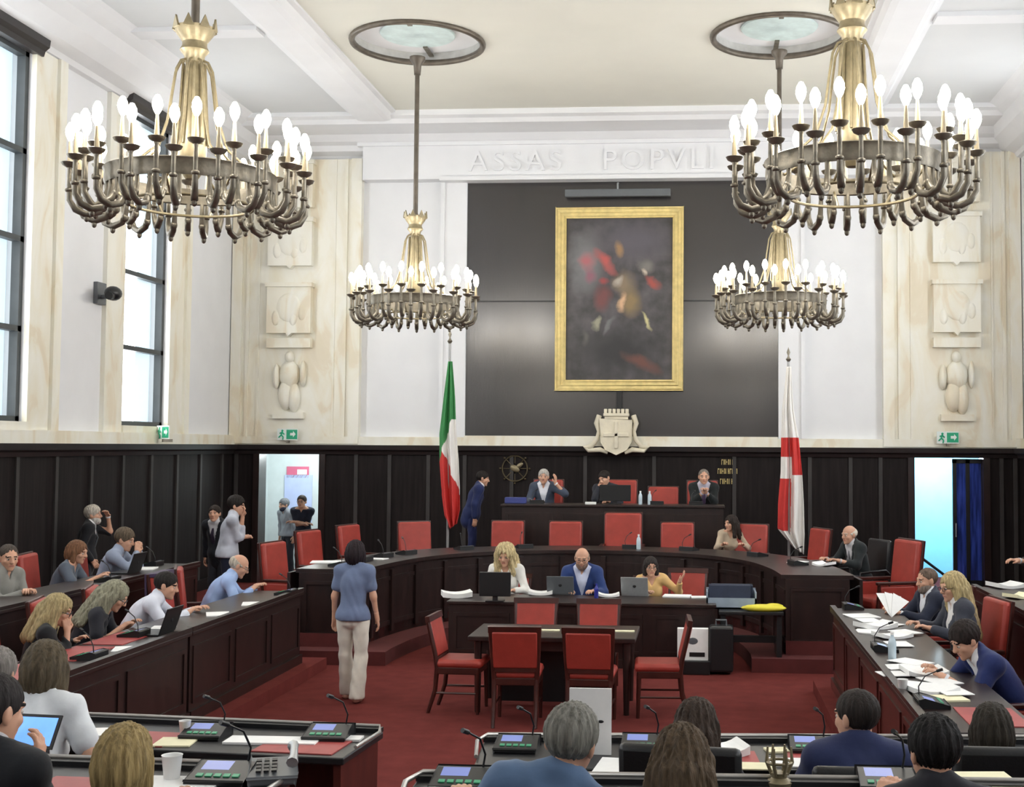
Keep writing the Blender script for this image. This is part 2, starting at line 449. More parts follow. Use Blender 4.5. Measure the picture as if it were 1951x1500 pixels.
# ---- doorways and what lies behind them
for n, (x0, x1), m in ((1, D1, CORW), (2, D2, CORB)):
    b = MB()
    for x in (x0, x1): b.bb(x - .06, x + .06, YB - .1, YB + .3, 0, DZ + .03)
    b.bb(x0, x1, YB - .1, YB + .3, DZ - .03, DZ + .05)
    struct(b.build('door_%d' % n, WOODD))
    b = MB(); y1 = YB + 2.6
    b.bb(x0 - .7, x1 + .9, y1, y1 + .1, 0, 3); b.bb(x0 - .8, x0 - .7, YB + .3, y1, 0, 3); b.bb(x1 + .9, x1 + 1., YB + .3, y1, 0, 3); b.bb(x0 - .8, x1 + 1, YB + .3, y1, 2.9, 3)
    struct(b.build('wall_back', m))
    l = bpy.data.lights.new('corridor_fill_light', 'POINT'); l.energy = 75 if n == 1 else 190; l.shadow_soft_size = .25  # unseen lights added behind the doors; the bluish one stands in for daylight
    l.color = (.93, 1, 1) if n == 1 else (.72, .9, 1)
    lo = bpy.data.objects.new('corridor_fill_light', l); COL.objects.link(lo); lo.location = ((x0 + x1) / 2 + .1, YB + 1.3, 2.6)
t = thing('door_leaf', 'dark blue reflecting glass door leaf standing half open in right doorway', 'door', (D2[0] + .78, YB + .08, 0))
b = MB()
for x0, x1, z0, z1 in ((0, .07, 0, 2.44), (.52, .59, 0, 2.44), (.24, .31, 0, 2.44), (0, .59, 0, .2), (0, .59, 2.36, 2.44)): b.bb(x0, x1, -.025, .025, z0, z1)
b.build('frame', BLACK, t)
b = MB(); b.bb(.05, .55, -.008, .008, .15, 2.4); b.build('pane', BLUEGL, t)
b = MB(); b.tube([(.05, -.05, 1.0), (.05, -.05, 1.25)], .012, 8); b.build('handle', CHROME, t, 60)
t = thing('handrail', 'black sloping handrail across the bright right doorway', 'handrail', (4.0, YB - .35, 0))
a, c = on('Y', YB - .35, 1746, 1056) - t.location, on('Y', YB - .35, 1802, 1098) - t.location
b = MB(); b.tube([a, c], .025, 8); b.build('rail', BLACK, t, 60)
for k, p in enumerate((a, c)):
    b = MB(); b.tube([(p.x, p.y, 0), p], .018, 8); b.build('post', BLACK, t, 60)
t = thing('wall_sign', 'pink and red sign high on the corridor wall in left doorway', 'sign', on('Y', YB + 2.58, 571, 900))
b = MB(); b.bb(-.28, .2, -.01, .01, -.12, .12); b.build('plate', SIGNR, t)
b = MB(); b.bb(-.05, .16, -.016, -.008, -.05, .06); b.build('lettering_field', SIGNW, t)
b = MB(); b.bb(-.3, .3, -.01, .01, -.55, .5)
o = b.build('notice_board', NOTICE); o.location = on('Y', YB + 2.58, 568, 950); tag(o, 'pale blue notice board on the corridor wall in left doorway', 'notice board')

# ---- green exit signs on the ledge
def exit_sign(p, rz, label):
    t = thing('exit_sign', label, 'exit sign', p, rz, 'green exit signs')
    b = MB(); b.bb(-.2, .2, -.008, .008, -.11, .11); b.build('plate', SIGNW, t)
    b = MB()
    b.ell((-.1, -.012, .07), (.022, .006, .022), 10, 6)
    for q in (((-.1, .05), (-.12, -.01)), ((-.12, -.01), (-.08, -.05)), ((-.08, -.05), (-.09, -.1)), ((-.12, -.01), (-.17, -.06)), ((-.1, .04), (-.06, .0)), ((-.1, .04), (-.15, .02))):
        b.tube([(q[0][0], -.012, q[0][1]), (q[1][0], -.012, q[1][1])], .013, 6)
    b.build('running_figure', GREENS, t)
    b = MB(); b.prism([(-.02, .09), (.19, .09), (.19, -.09), (-.02, -.09)], -.012, -.008, 'Y'); b.build('door_field', GREENS, t)
    b = MB(); b.prism([(.05, -.02), (.05, .03), (.11, .03), (.11, .065), (.16, .005), (.11, -.055), (.11, -.02)], -.015, -.0125, 'Y'); b.build('arrow', SIGNW, t)
    b = MB(); b.bb(-.02, .02, -.01, .16, -.16, -.11); b.build('bracket', BRONZE, t)
exit_sign(on('Y', YB - .25, 548, 828), 0, 'green exit sign above the left doorway')
exit_sign(on('Y', YB - .25, 1806, 834), 0, 'green exit sign above the right doorway')
exit_sign(on('X', XL + .25, 311, 824), -pi / 2 + .9, 'green exit sign below the second window on left wall')

# ---- wall camera between the windows
t = thing('security_camera', 'dark grey camera on bracket between the two left windows', 'camera', on('X', XL, 186, 560))
b = MB(); b.bb(0, .07, -.14, .14, -.16, .17); b.build('mount', GREYP, t, bevel=.01)
b = MB(); b.tube([(.05, 0, -.05), (.26, -.1, -.05)], .035, 8); b.build('arm', GREYP, t, 60)
b = MB(); b.ell((.34, -.2, -.02), (.12, .16, .11), 14, 8); b.build('housing', BLACK, t, 60)
b = MB(); b.tube([(.36, -.3, -.06), (.38, -.42, -.08)], .06, 10); b.build('lens', BLACK, t, 60)

# ================================================================== DAIS
def arc(pts, n=6):
    """smooth open outline through points (Catmull-Rom)"""
    P = [Vector(p).to_2d() if len(p) > 2 else Vector(p) for p in pts]; out = []
    for i in range(len(P) - 1):
        p0 = P[max(i - 1, 0)]; p1 = P[i]; p2 = P[i + 1]; p3 = P[min(i + 2, len(P) - 1)]
        for k in range(n):
            t = k / n
            out.append(.5 * ((2 * p1) + (p2 - p0) * t + (2 * p0 - 5 * p1 + 4 * p2 - p3) * t * t + (3 * p1 - p0 - 3 * p2 + p3) * t ** 3))
    out.append(P[-1]); return out
IN_H = [(2.6, 15.35), (2.5, 16.2), (2.24, 17.2), (1.72, 18.0), (.9, 18.5), (0, 18.65)]
OUT_H = [(3.36, 15.35), (3.26, 16.4), (2.95, 17.6), (2.3, 18.6), (1.2, 19.2), (0, 19.4)]
def sym(h, off=0):
    a = [(CX - x, y) for x, y in h]; c = [(CX + x, y) for x, y in reversed(h[:-1])]
    return arc(a + c)
INC, OUTC = sym(IN_H), sym(OUT_H)
def shrink(line, d):
    out = []
    for i, p in enumerate(line):
        a, c = line[max(i - 1, 0)], line[min(i + 1, len(line) - 1)]
        t = (c - a).normalized(); out.append(p + Vector((t.y, -t.x)) * d)
    return out
lip = shrink(INC, .16); lip2 = shrink(INC, .42)
DX0, DX1 = CX - 3.75, CX + 3.75
def platform(line, z, front, name, m):
    poly = [(DX0, 23.6), (DX0, front), (line[0][0], front)] + [(p.x, p.y) for p in line] + [(line[-1][0], front), (DX1, front), (DX1, 23.6)]
    b = MB(); b.prism(poly, 0, z, 'Z'); struct(b.build(name, m))
platform(lip2, .165, 15.0, 'floor', CARPETD)
platform(INC, .33, 15.3, 'floor', CARPETD)
b = MB(); b.bb(-4.25, -3.4, 20.9, 23.6, .3, .6); struct(b.build('floor', CARPETD))
b = MB(); b.bb(-3.4, .55, 20.9, 23.6, .3, .95); struct(b.build('floor', CARPETD))
# platforms under the side rows and under the public rows
b = MB(); b.bb(-9.0, -4.42, 4.0, 14.75, 0, .13); struct(b.build('floor', CARPET))
b = MB(); b.bb(-9.0, -6.6, 14.7, 18.2, 0, .13); struct(b.build("floor", CARPET))
b = MB(); b.bb(-9.0, -6.2, 4.0, 16.5, .1, .3); struct(b.build('floor', CARPET))
b = MB(); b.bb(1.2, 5.8, 4.0, 13.9, 0, .13); struct(b.build('floor', CARPET))
b = MB(); b.bb(2.75, 5.8, 4.0, 15.5, .1, .3); struct(b.build('floor', CARPET))
b = MB(); b.bb(-4.4, 3.5, 2.0, 7.2, 0, .2); struct(b.build('floor', CARPET))
b = MB(); b.bb(-4.4, 3.5, 2.0, 5.35, .15, .48); struct(b.build('floor', CARPET))
# ================================================================== CHANDELIERS
BULB = pm('glowing_candle_bulb', (255, 244, 222), .4, var=.01, emit=30)
BULB.cycles.emission_sampling = 'NONE'
def chandelier():
    t = thing('chandelier', '', 'chandelier', (0, 0, 0), 0, 'candle chandeliers')
    b = MB(); b.tube([(0, 0, 1.28), (0, 0, 3.72)], .035, 10)
    b.lathe([(.12, 3.72), (.12, 3.68), (.06, 3.6), (.05, 3.45)], 14); b.build('stem', RINGM, t, 50)
    b = MB(); n = 16; prof = [(.075, 1.0), (.085, 1.06), (.12, 1.1), (.1, 1.14), (.1, 1.17), (.15, 1.24), (.17, 1.29)]
    b.lathe(prof, n)
    for k in range(8):
        q = 2 * pi * k / 8; b.prism([(-.045, 1.27), (.045, 1.27), (0, 1.37)], -.008, .008, 'Y')
        for i in range(len(b.v) - 6, len(b.v)):
            x, y, z = b.v[i]; y += .168; b.v[i] = (x * cos(q) - y * sin(q), x * sin(q) + y * cos(q), z)
    b.build('coronet', BRASS, t, 35)
    b = MB(); b.lathe([(.06, 1.05), (.085, .9), (.095, .6), (.12, .3), (.1, .1), (.05, .02)], 14)
    for k in range(10):
        q = 2 * pi * k / 10; b.tube([(.09 * cos(q), .09 * sin(q), .98), (.11 * cos(q), .11 * sin(q), .6), (.13 * cos(q), .13 * sin(q), .3)], .012, 5)
    b.build('inner_column', BRASS, t, 45)
    rib = None
    for k in range(8):
        q = 2 * pi * k / 8
        if rib is None:
            b = MB()
            b.tube([(.07, 0, 1.02), (.115, 0, 1.0), (.155, 0, .92), (.185, 0, .72), (.215, 0, .5), (.29, 0, .27), (.45, 0, .12), (.64, 0, .05)], .011, 7)
            rib = b.build('rib', BRASS, t, 60)
        else:
            o = rib.copy(); COL.objects.link(o); o.parent = t; o.rotation_euler = (0, 0, q)
    b = MB(); n = 48
    pr = [(.64, -.07), (.67, -.075), (.68, -.04), (.675, .03), (.69, .06), (.67, .07), (.64, .065)]
    vs = [(r * cos(2 * pi * k / n), r * sin(2 * pi * k / n), z) for r, z in pr for k in range(n)]; m = len(pr)
    b.add(vs, [(i * n + k, i * n + (k + 1) % n, ((i + 1) % m) * n + (k + 1) % n, ((i + 1) % m) * n + k) for i in range(m) for k in range(n)])
    b.build('ring_band', BRONZE, t, 40)
    b = MB(); b.tube([(.5 * cos(2 * pi * k / 40), .5 * sin(2 * pi * k / 40), -.2) for k in range(40)], .012, 6, True)
    for k in range(8):
        q = 2 * pi * k / 8; b.tube([(.5 * cos(q), .5 * sin(q), -.2), (.64 * cos(q), .64 * sin(q), -.05)], .01, 5)
    b.build('lower_ring', BRASS, t, 60)
    protos = {}
    for k in range(36):
        kind = k % 2; q = 2 * pi * k / 36
        R, zc = ((.93, .06), (.83, .15))[kind]
        if kind not in protos:
            b = MB(); zb = -.31 if kind == 0 else -.26; rb = (R + .66) / 2
            pts = [(.66, 0, .0), (.65, 0, -.12), (.665, 0, zb + .07), (.7, 0, zb + .01), (rb, 0, zb - .02), (R - .05, 0, zb + .015), (R - .005, 0, zb + .09), (R, 0, zb + .2), (R, 0, zc)]
            b.tube(pts, [.017, .019, .024, .028, .03, .027, .024, .019, .017], 8)
            b.ell((R, 0, zb + .17), (.034, .034, .022), 10, 6)
            for zz in (zb + .05,): b.ell((.67, 0, zz), (.03, .03, .04), 8, 6)
            b.ell((rb, 0, zb - .05), (.022, .022, .03), 8, 6)
            arm = b.build('candle_arm', BRONZE, t, 60)
            b = MB(); b.lathe([(.015, -.05), (.02, -.02), (.055, 0), (.068, .022), (.06, .026), (.02, .012)], 14, (R, 0, zc)); cup = b.build('cup', BRONZE, arm, 50)
            b = MB(); b.lathe([(.022, .01), (.011, .2)], 10, (R, 0, zc)); can = b.build('candle', CANDLE, arm, 50)
            b = MB(); b.lathe([(.0, .2), (.014, .2), (.03, .23), (.04, .265), (.036, .305), (.016, .345), (0, .352)], 10, (R, 0, zc)); bu = b.build('bulb', BULB, arm, 80)
            protos[kind] = arm
            arm.rotation_euler = (0, 0, q)
        else:
            a = protos[kind].copy(); COL.objects.link(a); a.parent = t; a.rotation_euler = (0, 0, q)
            for g in list(protos[kind].children):
                d = g.copy(); COL.objects.link(d); d.parent = a
    return t
CH0 = chandelier(); ZR = 4.78
chs = [((-4.3, 18.5), 'small-looking far chandelier hanging left of the painting'), ((1.13, 18.5), 'far chandelier hanging right of the painting, behind the near right one'),
       ((-4.22, 10.05), 'large near chandelier hanging in front of the left windows'), ((1.17, 9.85), 'large near chandelier hanging before the right marble pilaster')]
for i, ((x, y), lab) in enumerate(chs):
    z = ZR if i < 2 else ZR + .03
    if i == 0: CH0.location = (x, y, z); CH0['label'] = lab
    else: dup(CH0, (x, y, z), .04 * i, lab)
    for k in range(6):
        q = 2 * pi * k / 6 + .09
        l = bpy.data.lights.new('chandelier_light', 'POINT'); l.energy = BULB_W; l.color = (1, .975, .94); l.shadow_soft_size = .07
        lo = bpy.data.objects.new('chandelier_light', l); COL.objects.link(lo); lo.location = (x + .88 * cos(q), y + .88 * sin(q), z + .56)

# ================================================================== CHAIRS
def side_chair():
    """dining chair, sitter faces +Y"""
    t = thing('side_chair', '', 'chair', (0, 0, 0), 0, 'red upholstered chairs around the central table')
    def leg(name, pts, r): b = MB(); b.tube(pts, r, 8); return b.build(name, WOODC, t, 50)
    for s in (-1, 1):
        leg('leg', [(s * .2, .2, .44), (s * .2, .21, 0)], [.024, .017])
        leg('leg', [(s * .2, -.2, .46), (s * .2, -.22, .22), (s * .2, -.29, 0)], [.025, .023, .018])
    b = MB()
    for s in (-1, 1): b.tube([(s * .2, -.2, .44), (s * .21, -.22, .58), (s * .23, -.3, .93)], [.026, .024, .022], 8)
    b.box((0, -.293, .92), (.5, .045, .06), Matrix.Rotation(.18, 3, 'X')); b.box((0, -.215, .53), (.42, .035, .04))
    b.build('back_frame', WOODC, t, 45)
    b = MB(); b.box((0, 0, .42), (.44, .44, .07)); b.build('seat_rail', WOODC, t, bevel=.008)
    b = MB(); b.box((0, .015, .485), (.46, .46, .085)); b.build('seat', RED, t, 50, .035)
    b = MB(); b.box((0, -.255, .725), (.43, .05, .36), Matrix.Rotation(.235, 3, 'X')); b.build('backrest', REDD if False else RED, t, 50, .015)
    for s in (-1, 1):
        b = MB(); b.tube([(s * .2, -.24, .2), (s * .2, .2, .2)], .011, 6); b.build('stretcher', WOODC, t, 60)
    return t
def arm_chair():
    t = thing('armchair', '', 'chair', (0, 0, 0), 0, 'red armchairs of the hall')
    for s in (-1, 1):
        for y in (-.24, .24):
            b = MB(); b.tube([(s * .25, y, .36), (s * .25, y * 1.06, 0)], [.028, .02], 8); b.build('leg', WOODC, t, 50)
        b = MB(); b.box((s * .285, -.0, .655), (.06, .5, .035)); b.tube([(s * .285, .22, .65), (s * .285, .24, .36)], .02, 8); b.build('armrest', WOODC, t, bevel=.01)
        b = MB(); b.box((s * .285, 0, .5), (.045, .42, .25)); b.build('side_panel', RED, t, 50, .015)
    b = MB(); b.box((0, 0, .33), (.56, .52, .07)); b.build('seat_rail', WOODC, t, bevel=.01)
    b = MB(); b.box((0, .02, .42), (.52, .52, .13)); b.build('seat', RED, t, 50, .04)
    Rb = Matrix.Rotation(.12, 3, 'X')
    b = MB(); b.box((0, -.275, .77), (.52, .085, .66), Rb); b.build('backrest', RED, t, 50, .03)
    b = MB(); b.box((0, -.31, .77), (.55, .035, .69), Rb); b.build('back_frame', WOODC, t, bevel=.008)
    return t
def office_chair():
    t = thing('black_chair', '', 'chair', (0, 0, 0), 0, 'black leather chairs of the front rows')
    Rb = Matrix.Rotation(.1, 3, 'X')
    b = MB(); b.box((0, 0, .44), (.5, .5, .09)); b.build('seat', BLACKL, t, 50, .03)
    b = MB(); b.box((0, -.275, .78), (.5, .06, .56), Rb); b.build('backrest', BLACKL, t, 50, .025)
    for s in (-1, 1):
        b = MB(); b.tube([(s * .26, .2, .4), (s * .28, .2, .64), (s * .28, -.2, .66), (s * .25, -.28, .6)], .018, 8); b.build('armrest', BLACK, t, 60)
        for y in (-.22, .22):
            b = MB(); b.tube([(s * .22, y, .41), (s * .24, y, 0)], .016, 8); b.build('leg', BLACK, t, 60)
    return t
_first = {}
def chair(kind, x, y, z, rz, label, scale=None, group=None):
    if kind not in _first:
        t = {'side': side_chair, 'arm': arm_chair, 'black': office_chair}[kind](); _first[kind] = t
        t.location = (x, y, z); t.rotation_euler = (0, 0, rz); t['label'] = label
        if scale: t.scale = (scale,) * 3
        return t
    t = dup(_first[kind], (x, y, z), rz, label, group, scale)
    if not scale: t.scale = (1, 1, 1)
    return t

# ================================================================== DESKS
def bench(name, label, cat, p0, p1, depth, z0, h, rail=0, pads=(), npan=3, group=None, wood=WOODD, top=WOODD, front=True, strip=False):
    p0, p1 = Vector(p0), Vector(p1); d = p1 - p0; Ln = d.length
    t = thing(name, label, cat, (p0.x, p0.y, z0), atan2(d.y, d.x), group)
    if front:
        b = MB(); b.bb(0, Ln, 0, .04, .06, h - .04)
        w = Ln / npan
        for k in range(npan):
            x0, x1 = k * w + .06, (k + 1) * w - .06
            for a0, a1, c0, c1 in ((x0, x1, .16, .2), (x0, x1, h - .18, h - .14), (x0, x0 + .04, .2, h - .18), (x1 - .04, x1, .2, h - .18)): b.bb(a0, a1, -.014, .01, c0, c1)
        b.build('front_panel', wood, t)
        b = MB(); b.bb(-.01, Ln + .01, -.03, .05, 0, .1); b.build('plinth', wood, t)
        for x in (0, Ln - .04):
            b = MB(); b.bb(x, x + .04, .04, depth - .02, 0, h - .04); b.build('end_panel', wood, t)
    b = MB(); b.bb(-.02, Ln + .02, -.035, depth, h - .04, h); b.build('desktop', top, t, bevel=.008)
    for u0, u1 in pads:
        b = MB(); b.bb(u0, u1, depth * .38, depth - .04, h, h + .006); b.build('writing_pad', BLOT, t)
    if rail:
        b = MB(); b.bb(-.02, Ln + .02, -.035, .02, h, h + rail); b.build('raised_rail', top, t)
        if strip:
            b = MB(); b.tube([(-.02, depth * .7, h + rail * .6), (-.045, .1, h + rail), (-.0, -.03, h + rail + .005), (Ln * .5, -.035, h + rail + .005), (Ln + .0, -.03, h + rail + .005), (Ln + .045, .1, h + rail), (Ln + .02, depth * .7, h + rail * .6)], .011, 6); b.build('rail_strip', CHROME, t, 60)
    return t
bench('side_bench', 'long dark wood bench desk at lower left, nearest of the left front row', 'desk', (-4.62, 8.6), (-4.62, 11.15), .62, .13, .82, .04, [(.1, .8), (.95, 1.65), (1.75, 2.45)], 2, 'panelled bench desks along the sides')
bench('side_bench', 'dark wood bench desk beside the steps, far block of the left front row', 'desk', (-4.62, 11.2), (-4.62, 14.35), .62, .13, .82, .04, [], 3, 'panelled bench desks along the sides')
bench('side_bench', 'dark bench desk of the raised second row under the left wall', 'desk', (-6.4, 9.8), (-6.4, 15.7), .6, .3, .82, .03, [], 5, 'panelled bench desks along the sides')
bench('side_bench', 'reddish bench desk covered in papers along the right side', 'desk', (1.38, 13.5), (1.38, 7.75), .66, .13, .82, .03, [(5.05, 5.6)], 5, 'panelled bench desks along the sides', wood=WOODR)
bench('side_bench', 'dark bench desk of the second row at the right edge', 'desk', (2.95, 14.0), (2.95, 9.0), .6, .3, .84, .03, [], 4, 'panelled bench desks along the sides')
A1 = bench('row_desk', 'front row desk left of the aisle with cup and paper sheets', 'desk', (-1.8, 7.0), (-4.4, 7.22), .58, .2, .84, .025, [(.06, .5), (1.0, 1.4)], 3, 'desks of the public rows', WOODR, BLACK, strip=True)
A2 = bench('row_desk', 'front row desk right of the aisle, facing the red carpet', 'desk', (3.3, 7.2), (-1.16, 6.86), .58, .2, .84, .025, [(1.75, 2.2), (2.5, 2.9), (3.05, 3.6)], 5, 'desks of the public rows', WOODR, BLACK, strip=True)
B1 = bench('row_desk', 'second row desk at the bottom left corner with grey telephone', 'desk', (-1.68, 5.12), (-4.0, 5.2), .5, .48, .82, .02, [(.5, .9)], 3, 'desks of the public rows', WOODR, BLACK, strip=True)
B2 = bench('row_desk', 'second row desk along the bottom edge right of the aisle', 'desk', (2.8, 5.2), (-1.12, 5.06), .5, .48, .82, .02, [(.5, 1.2)], 4, 'desks of the public rows', WOODR, BLACK, strip=True)
bench('presidency_bench', 'high dark presidency bench on the raised dais under the emblem', 'desk', (-3.3, 20.72), (.35, 20.72), .6, .55, 1.13, .0, [], 4)
bench('secretary_desk', 'long dark secretaries desk with laptops in front of the curved desk', 'desk', (-3.05, 15.15), (.15, 15.15), .75, 0, .77, 0, [], 4)
t = thing('side_table', 'low dark table with yellow vinyl and crate right of secretaries desk', 'table', (.58, 15.35, 0))
b = MB(); b.bb(-.38, .38, -.3, .3, .66, .7); b.build('tabletop', BLACK, t, bevel=.006)
b = MB(); b.bb(-.36, -.3, -.25, .25, 0, .66); b.bb(-.32, .32, -.03, .03, .3, .38); b.bb(.3, .36, -.25, .25, .165, .66); b.build('trestle', BLACK, t)

# curved council desk
t = thing('curved_desk', 'large curved dark wood council desk ringed by red armchairs', 'desk', (CX, 18.6, .165))
b = MB(); b.strip(shrink(INC, .05), shrink(OUTC, -.05), 1.06, 1.11); b.build('desktop', WOODD, t, world=True)
b = MB(); b.strip(INC, shrink(INC, -.05), .165, 1.06)
for k in range(3, len(INC) - 3, 4):
    p, q = INC[k], INC[k + 1]; d = (q - p).normalized(); n = Vector((d.y, -d.x))
    b.box((p.x + n.x * .015, p.y + n.y * .015, .62), (.07, .05, .8), Matrix.Rotation(atan2(d.y, d.x), 3, 'Z'))
b.build('inner_front', WOODD, t, world=True)
b = MB(); b.strip(shrink(INC, .015), shrink(INC, -.02), .88, .93); b.strip(shrink(INC, .015), shrink(INC, -.02), .3, .36); b.build('moulding', WOODD, t, world=True)
b = MB(); b.strip(shrink(OUTC, -.12), shrink(OUTC, -.16), .33, 1.06); b.build('outer_panel', WOODD, t, world=True)
for i in (0, -1):
    b = MB(); a, c = INC[i], OUTC[i]; x0, x1 = sorted((a.x, c.x)); b.bb(x0, x1, 15.33, 15.4, .165, 1.06)
    for xa, xb, za, zb in ((x0 + .06, x1 - .06, .3, .34), (x0 + .06, x1 - .06, .92, .96), (x0 + .06, x0 + .1, .34, .92), (x1 - .1, x1 - .06, .34, .92)): b.bb(xa, xb, 15.31, 15.34, za, zb)
    b.build('end_panel', WOODD, t, world=True)

# central table
t = thing('central_table', 'dark wooden table between the four red chairs on the carpet', 'table', (-1.48, 12.88, 0))
b = MB(); b.box((0, 0, .735), (1.66, .9, .05)); b.build('tabletop', WOODD, t, bevel=.01)
b = MB(); b.box((0, 0, .66), (1.5, .72, .1)); b.build('apron', WOODD, t)
b = MB(); b.box((0, .05, .35), (1.2, .05, .62)); b.build('modesty_panel', BLACK, t)
for sx in (-1, 1):
    for sy in (-1, 1):
        b = MB(); b.tube([(sx * .74, sy * .36, .7), (sx * .74, sy * .36, 0)], [.04, .028], 8); b.build('leg', WOODD, t, 50)
for x, y, rz, lab in ((-2.4, 12.62, -pi / 2 - .05, 'red chair in profile at the left end of the central table'), (-.42, 12.6, pi / 2 + .05, 'red chair in profile at the right end of the central table'),
                      (-1.76, 12.12, .03, 'left of two red chairs seen from behind at the central table'), (-1.05, 12.12, -.03, 'right of two red chairs seen from behind at the central table'),
                      (-1.84, 13.75, pi, 'left red chair behind the central table, back towards secretaries'), (-1.14, 13.75, pi, 'right red chair behind the central table, back towards secretaries')):
    chair('side', x, y, 0, rz, lab)

# armchairs round the curved desk: (pixel of backrest top centre, depth, heading)
for px, Y, rz, lab, s in ((800, 19.5, pi + .5, 'empty red armchair left of the tricolour flag', 1), (962, 19.9, pi, 'empty red armchair right of the man standing in navy suit', 1),
                       (1074, 19.9, pi, 'empty red armchair between two others below the presidency bench', 1), (1185, 19.9, pi, 'widest red armchair at the centre of the curved desk', 1.13),
                       (1290, 19.9, pi, 'empty red armchair right of the wide central armchair', 1), (1422, 19.65, pi - .3, 'red armchair behind the dark haired woman in beige', 1),
                       (1528, 18.9, pi - 1.15, 'red armchair right of the white and red flag', 1), (697, 18.7, pi + 1.25, 'red armchair behind the head of the walking woman', 1)):
    p = on('Y', Y, px, 1000); chair('arm', p.x, p.y, .33, rz, lab, s if s != 1 else None)
for px, py, Y, z, rz, lab, s in ((562, 1022, 16.7, .13, pi + 1.35, 'large red armchair in front of the left doorway', 1.08), (626, 1003, 18.2, .165, pi + 1.3, 'red armchair standing before the man in black tee shirt', 1.1),
                              (1684, 1030, 16.6, .165, pi - 1.2, 'tall red armchair with dark arms beside the bright right doorway', 1.16)):
    p = on('Y', Y, px, py); chair('arm', p.x, p.y, z, rz, lab, s)

# ================================================================== PAINTING, LIGHT BAR, EMBLEM
t = thing('framed_painting', 'huge dark oil painting of a rider in wide gilt frame', 'painting', (-1.57, YB - .12, 5.43))
w2, h2, fw = 1.21, 1.74, .2
b = MB()
def frame_bar(pts): b.prism(pts, -.06, .06, 'Y')
frame_bar([(-w2, -h2), (w2, -h2), (w2 - fw, -h2 + fw), (-w2 + fw, -h2 + fw)]); frame_bar([(-w2, h2), (-w2 + fw, h2 - fw), (w2 - fw, h2 - fw), (w2, h2)])
frame_bar([(-w2, -h2), (-w2 + fw, -h2 + fw), (-w2 + fw, h2 - fw), (-w2, h2)]); frame_bar([(w2, -h2), (w2, h2), (w2 - fw, h2 - fw), (w2 - fw, -h2 + fw)])
o = b.build('frame', GILT, t, bevel=.02)
b = MB()
for k in (.03, .1, .17): b.tube([(-w2 + k, -.065, -h2 + k), (w2 - k, -.065, -h2 + k), (w2 - k, -.065, h2 - k), (-w2 + k, -.065, h2 - k)], .016, 6, True)
b.build('frame_moulding', GILT, t, 60)
def canvas_mat():
    m = bpy.data.materials.new('old_oil_paint'); m.use_nodes = True
    N = m.node_tree.nodes; L = m.node_tree.links; b = N['Principled BSDF']
    tc = N.new('ShaderNodeTexCoord'); nz = N.new('ShaderNodeTexNoise'); nz.inputs['Scale'].default_value = 3.2; nz.inputs['Detail'].default_value = 6
    L.new(tc.outputs['Object'], nz.inputs[0])
    mx = N.new('ShaderNodeMixRGB'); mx.blend_type = 'ADD'; mx.inputs[0].default_value = .28
    sb = N.new('ShaderNodeVectorMath'); sb.operation = 'SUBTRACT'; sb.inputs[1].default_value = (.5, .5, .5)
    L.new(nz.outputs['Color'], sb.inputs[0]); L.new(tc.outputs['Object'], mx.inputs[1]); L.new(sb.outputs[0], mx.inputs[2])
    r = N.new('ShaderNodeValToRGB'); e = r.color_ramp.elements
    e[0].position = .3; e[0].color = lin((52, 51, 52)) + (1,); e[1].position = .75; e[1].color = lin((92, 88, 92)) + (1,)
    L.new(nz.outputs['Fac'], r.inputs[0]); cur = r.outputs[0]
    for x, z, rx, rz, rot, col in ((-.65, .7, .42, .75, 0, (118, 118, 120)), (.3, 1.1, .9, .5, 0, (88, 84, 92)), (0, -1.0, 1.1, .6, 0, (44, 44, 47)), (-.62, .72, .2, .24, 0, (168, 100, 104)), (-.55, .45, .16, .16, 0, (136, 92, 104)),
                                (-.28, .72, .12, .36, .7, (176, 84, 80)), (-.33, .02, .22, .3, 0, (112, 66, 66)), (-.3, .35, .12, .1, 0, (150, 66, 66)), (0, .95, .11, .17, 0, (150, 118, 84)), (.08, .3, .28, .3, .3, (128, 112, 92)), (.22, -.05, .26, .34, 0, (132, 112, 78)),
                                (.5, .62, .2, .2, 0, (118, 114, 110)), (.44, .5, .06, .12, .4, (188, 174, 158)), (.06, -.05, .07, .24, -.15, (204, 166, 132)), (-.02, .33, .1, .15, -.5, (170, 160, 148)), (.63, .3, .22, .08, -.5, (158, 74, 66)),
                                (.52, -.42, .05, .22, .5, (196, 188, 140)), (-.42, -.45, .07, .16, -.3, (150, 148, 128)), (-.18, -.5, .06, .26, -.6, (108, 108, 110)), (.42, -1.22, .48, .14, -.4, (104, 66, 58)), (-.65, -.75, .1, .2, 0, (84, 84, 80))):
        mp = N.new('ShaderNodeMapping'); mp.vector_type = 'TEXTURE'
        mp.inputs['Location'].default_value = (x, 0, z); mp.inputs['Rotation'].default_value = (0, -rot, 0); mp.inputs['Scale'].default_value = (rx, 50, rz)
        L.new(mx.outputs[0], mp.inputs[0])
        g = N.new('ShaderNodeTexGradient'); g.gradient_type = 'SPHERICAL'; L.new(mp.outputs[0], g.inputs[0])
        rr = N.new('ShaderNodeMapRange'); rr.inputs['From Max'].default_value = .75; L.new(g.outputs['Fac'], rr.inputs[0])
        mm = N.new('ShaderNodeMixRGB'); L.new(rr.outputs[0], mm.inputs[0]); L.new(cur, mm.inputs[1]); mm.inputs[2].default_value = lin(col) + (1,); cur = mm.outputs[0]
    L.new(cur, b.inputs['Base Color']); b.inputs['Roughness'].default_value = .45
    return m
b = MB(); b.bb(-w2 + fw - .02, w2 - fw + .02, -.0, .03, -h2 + fw - .02, h2 - fw + .02); b.build('canvas', canvas_mat(), t)
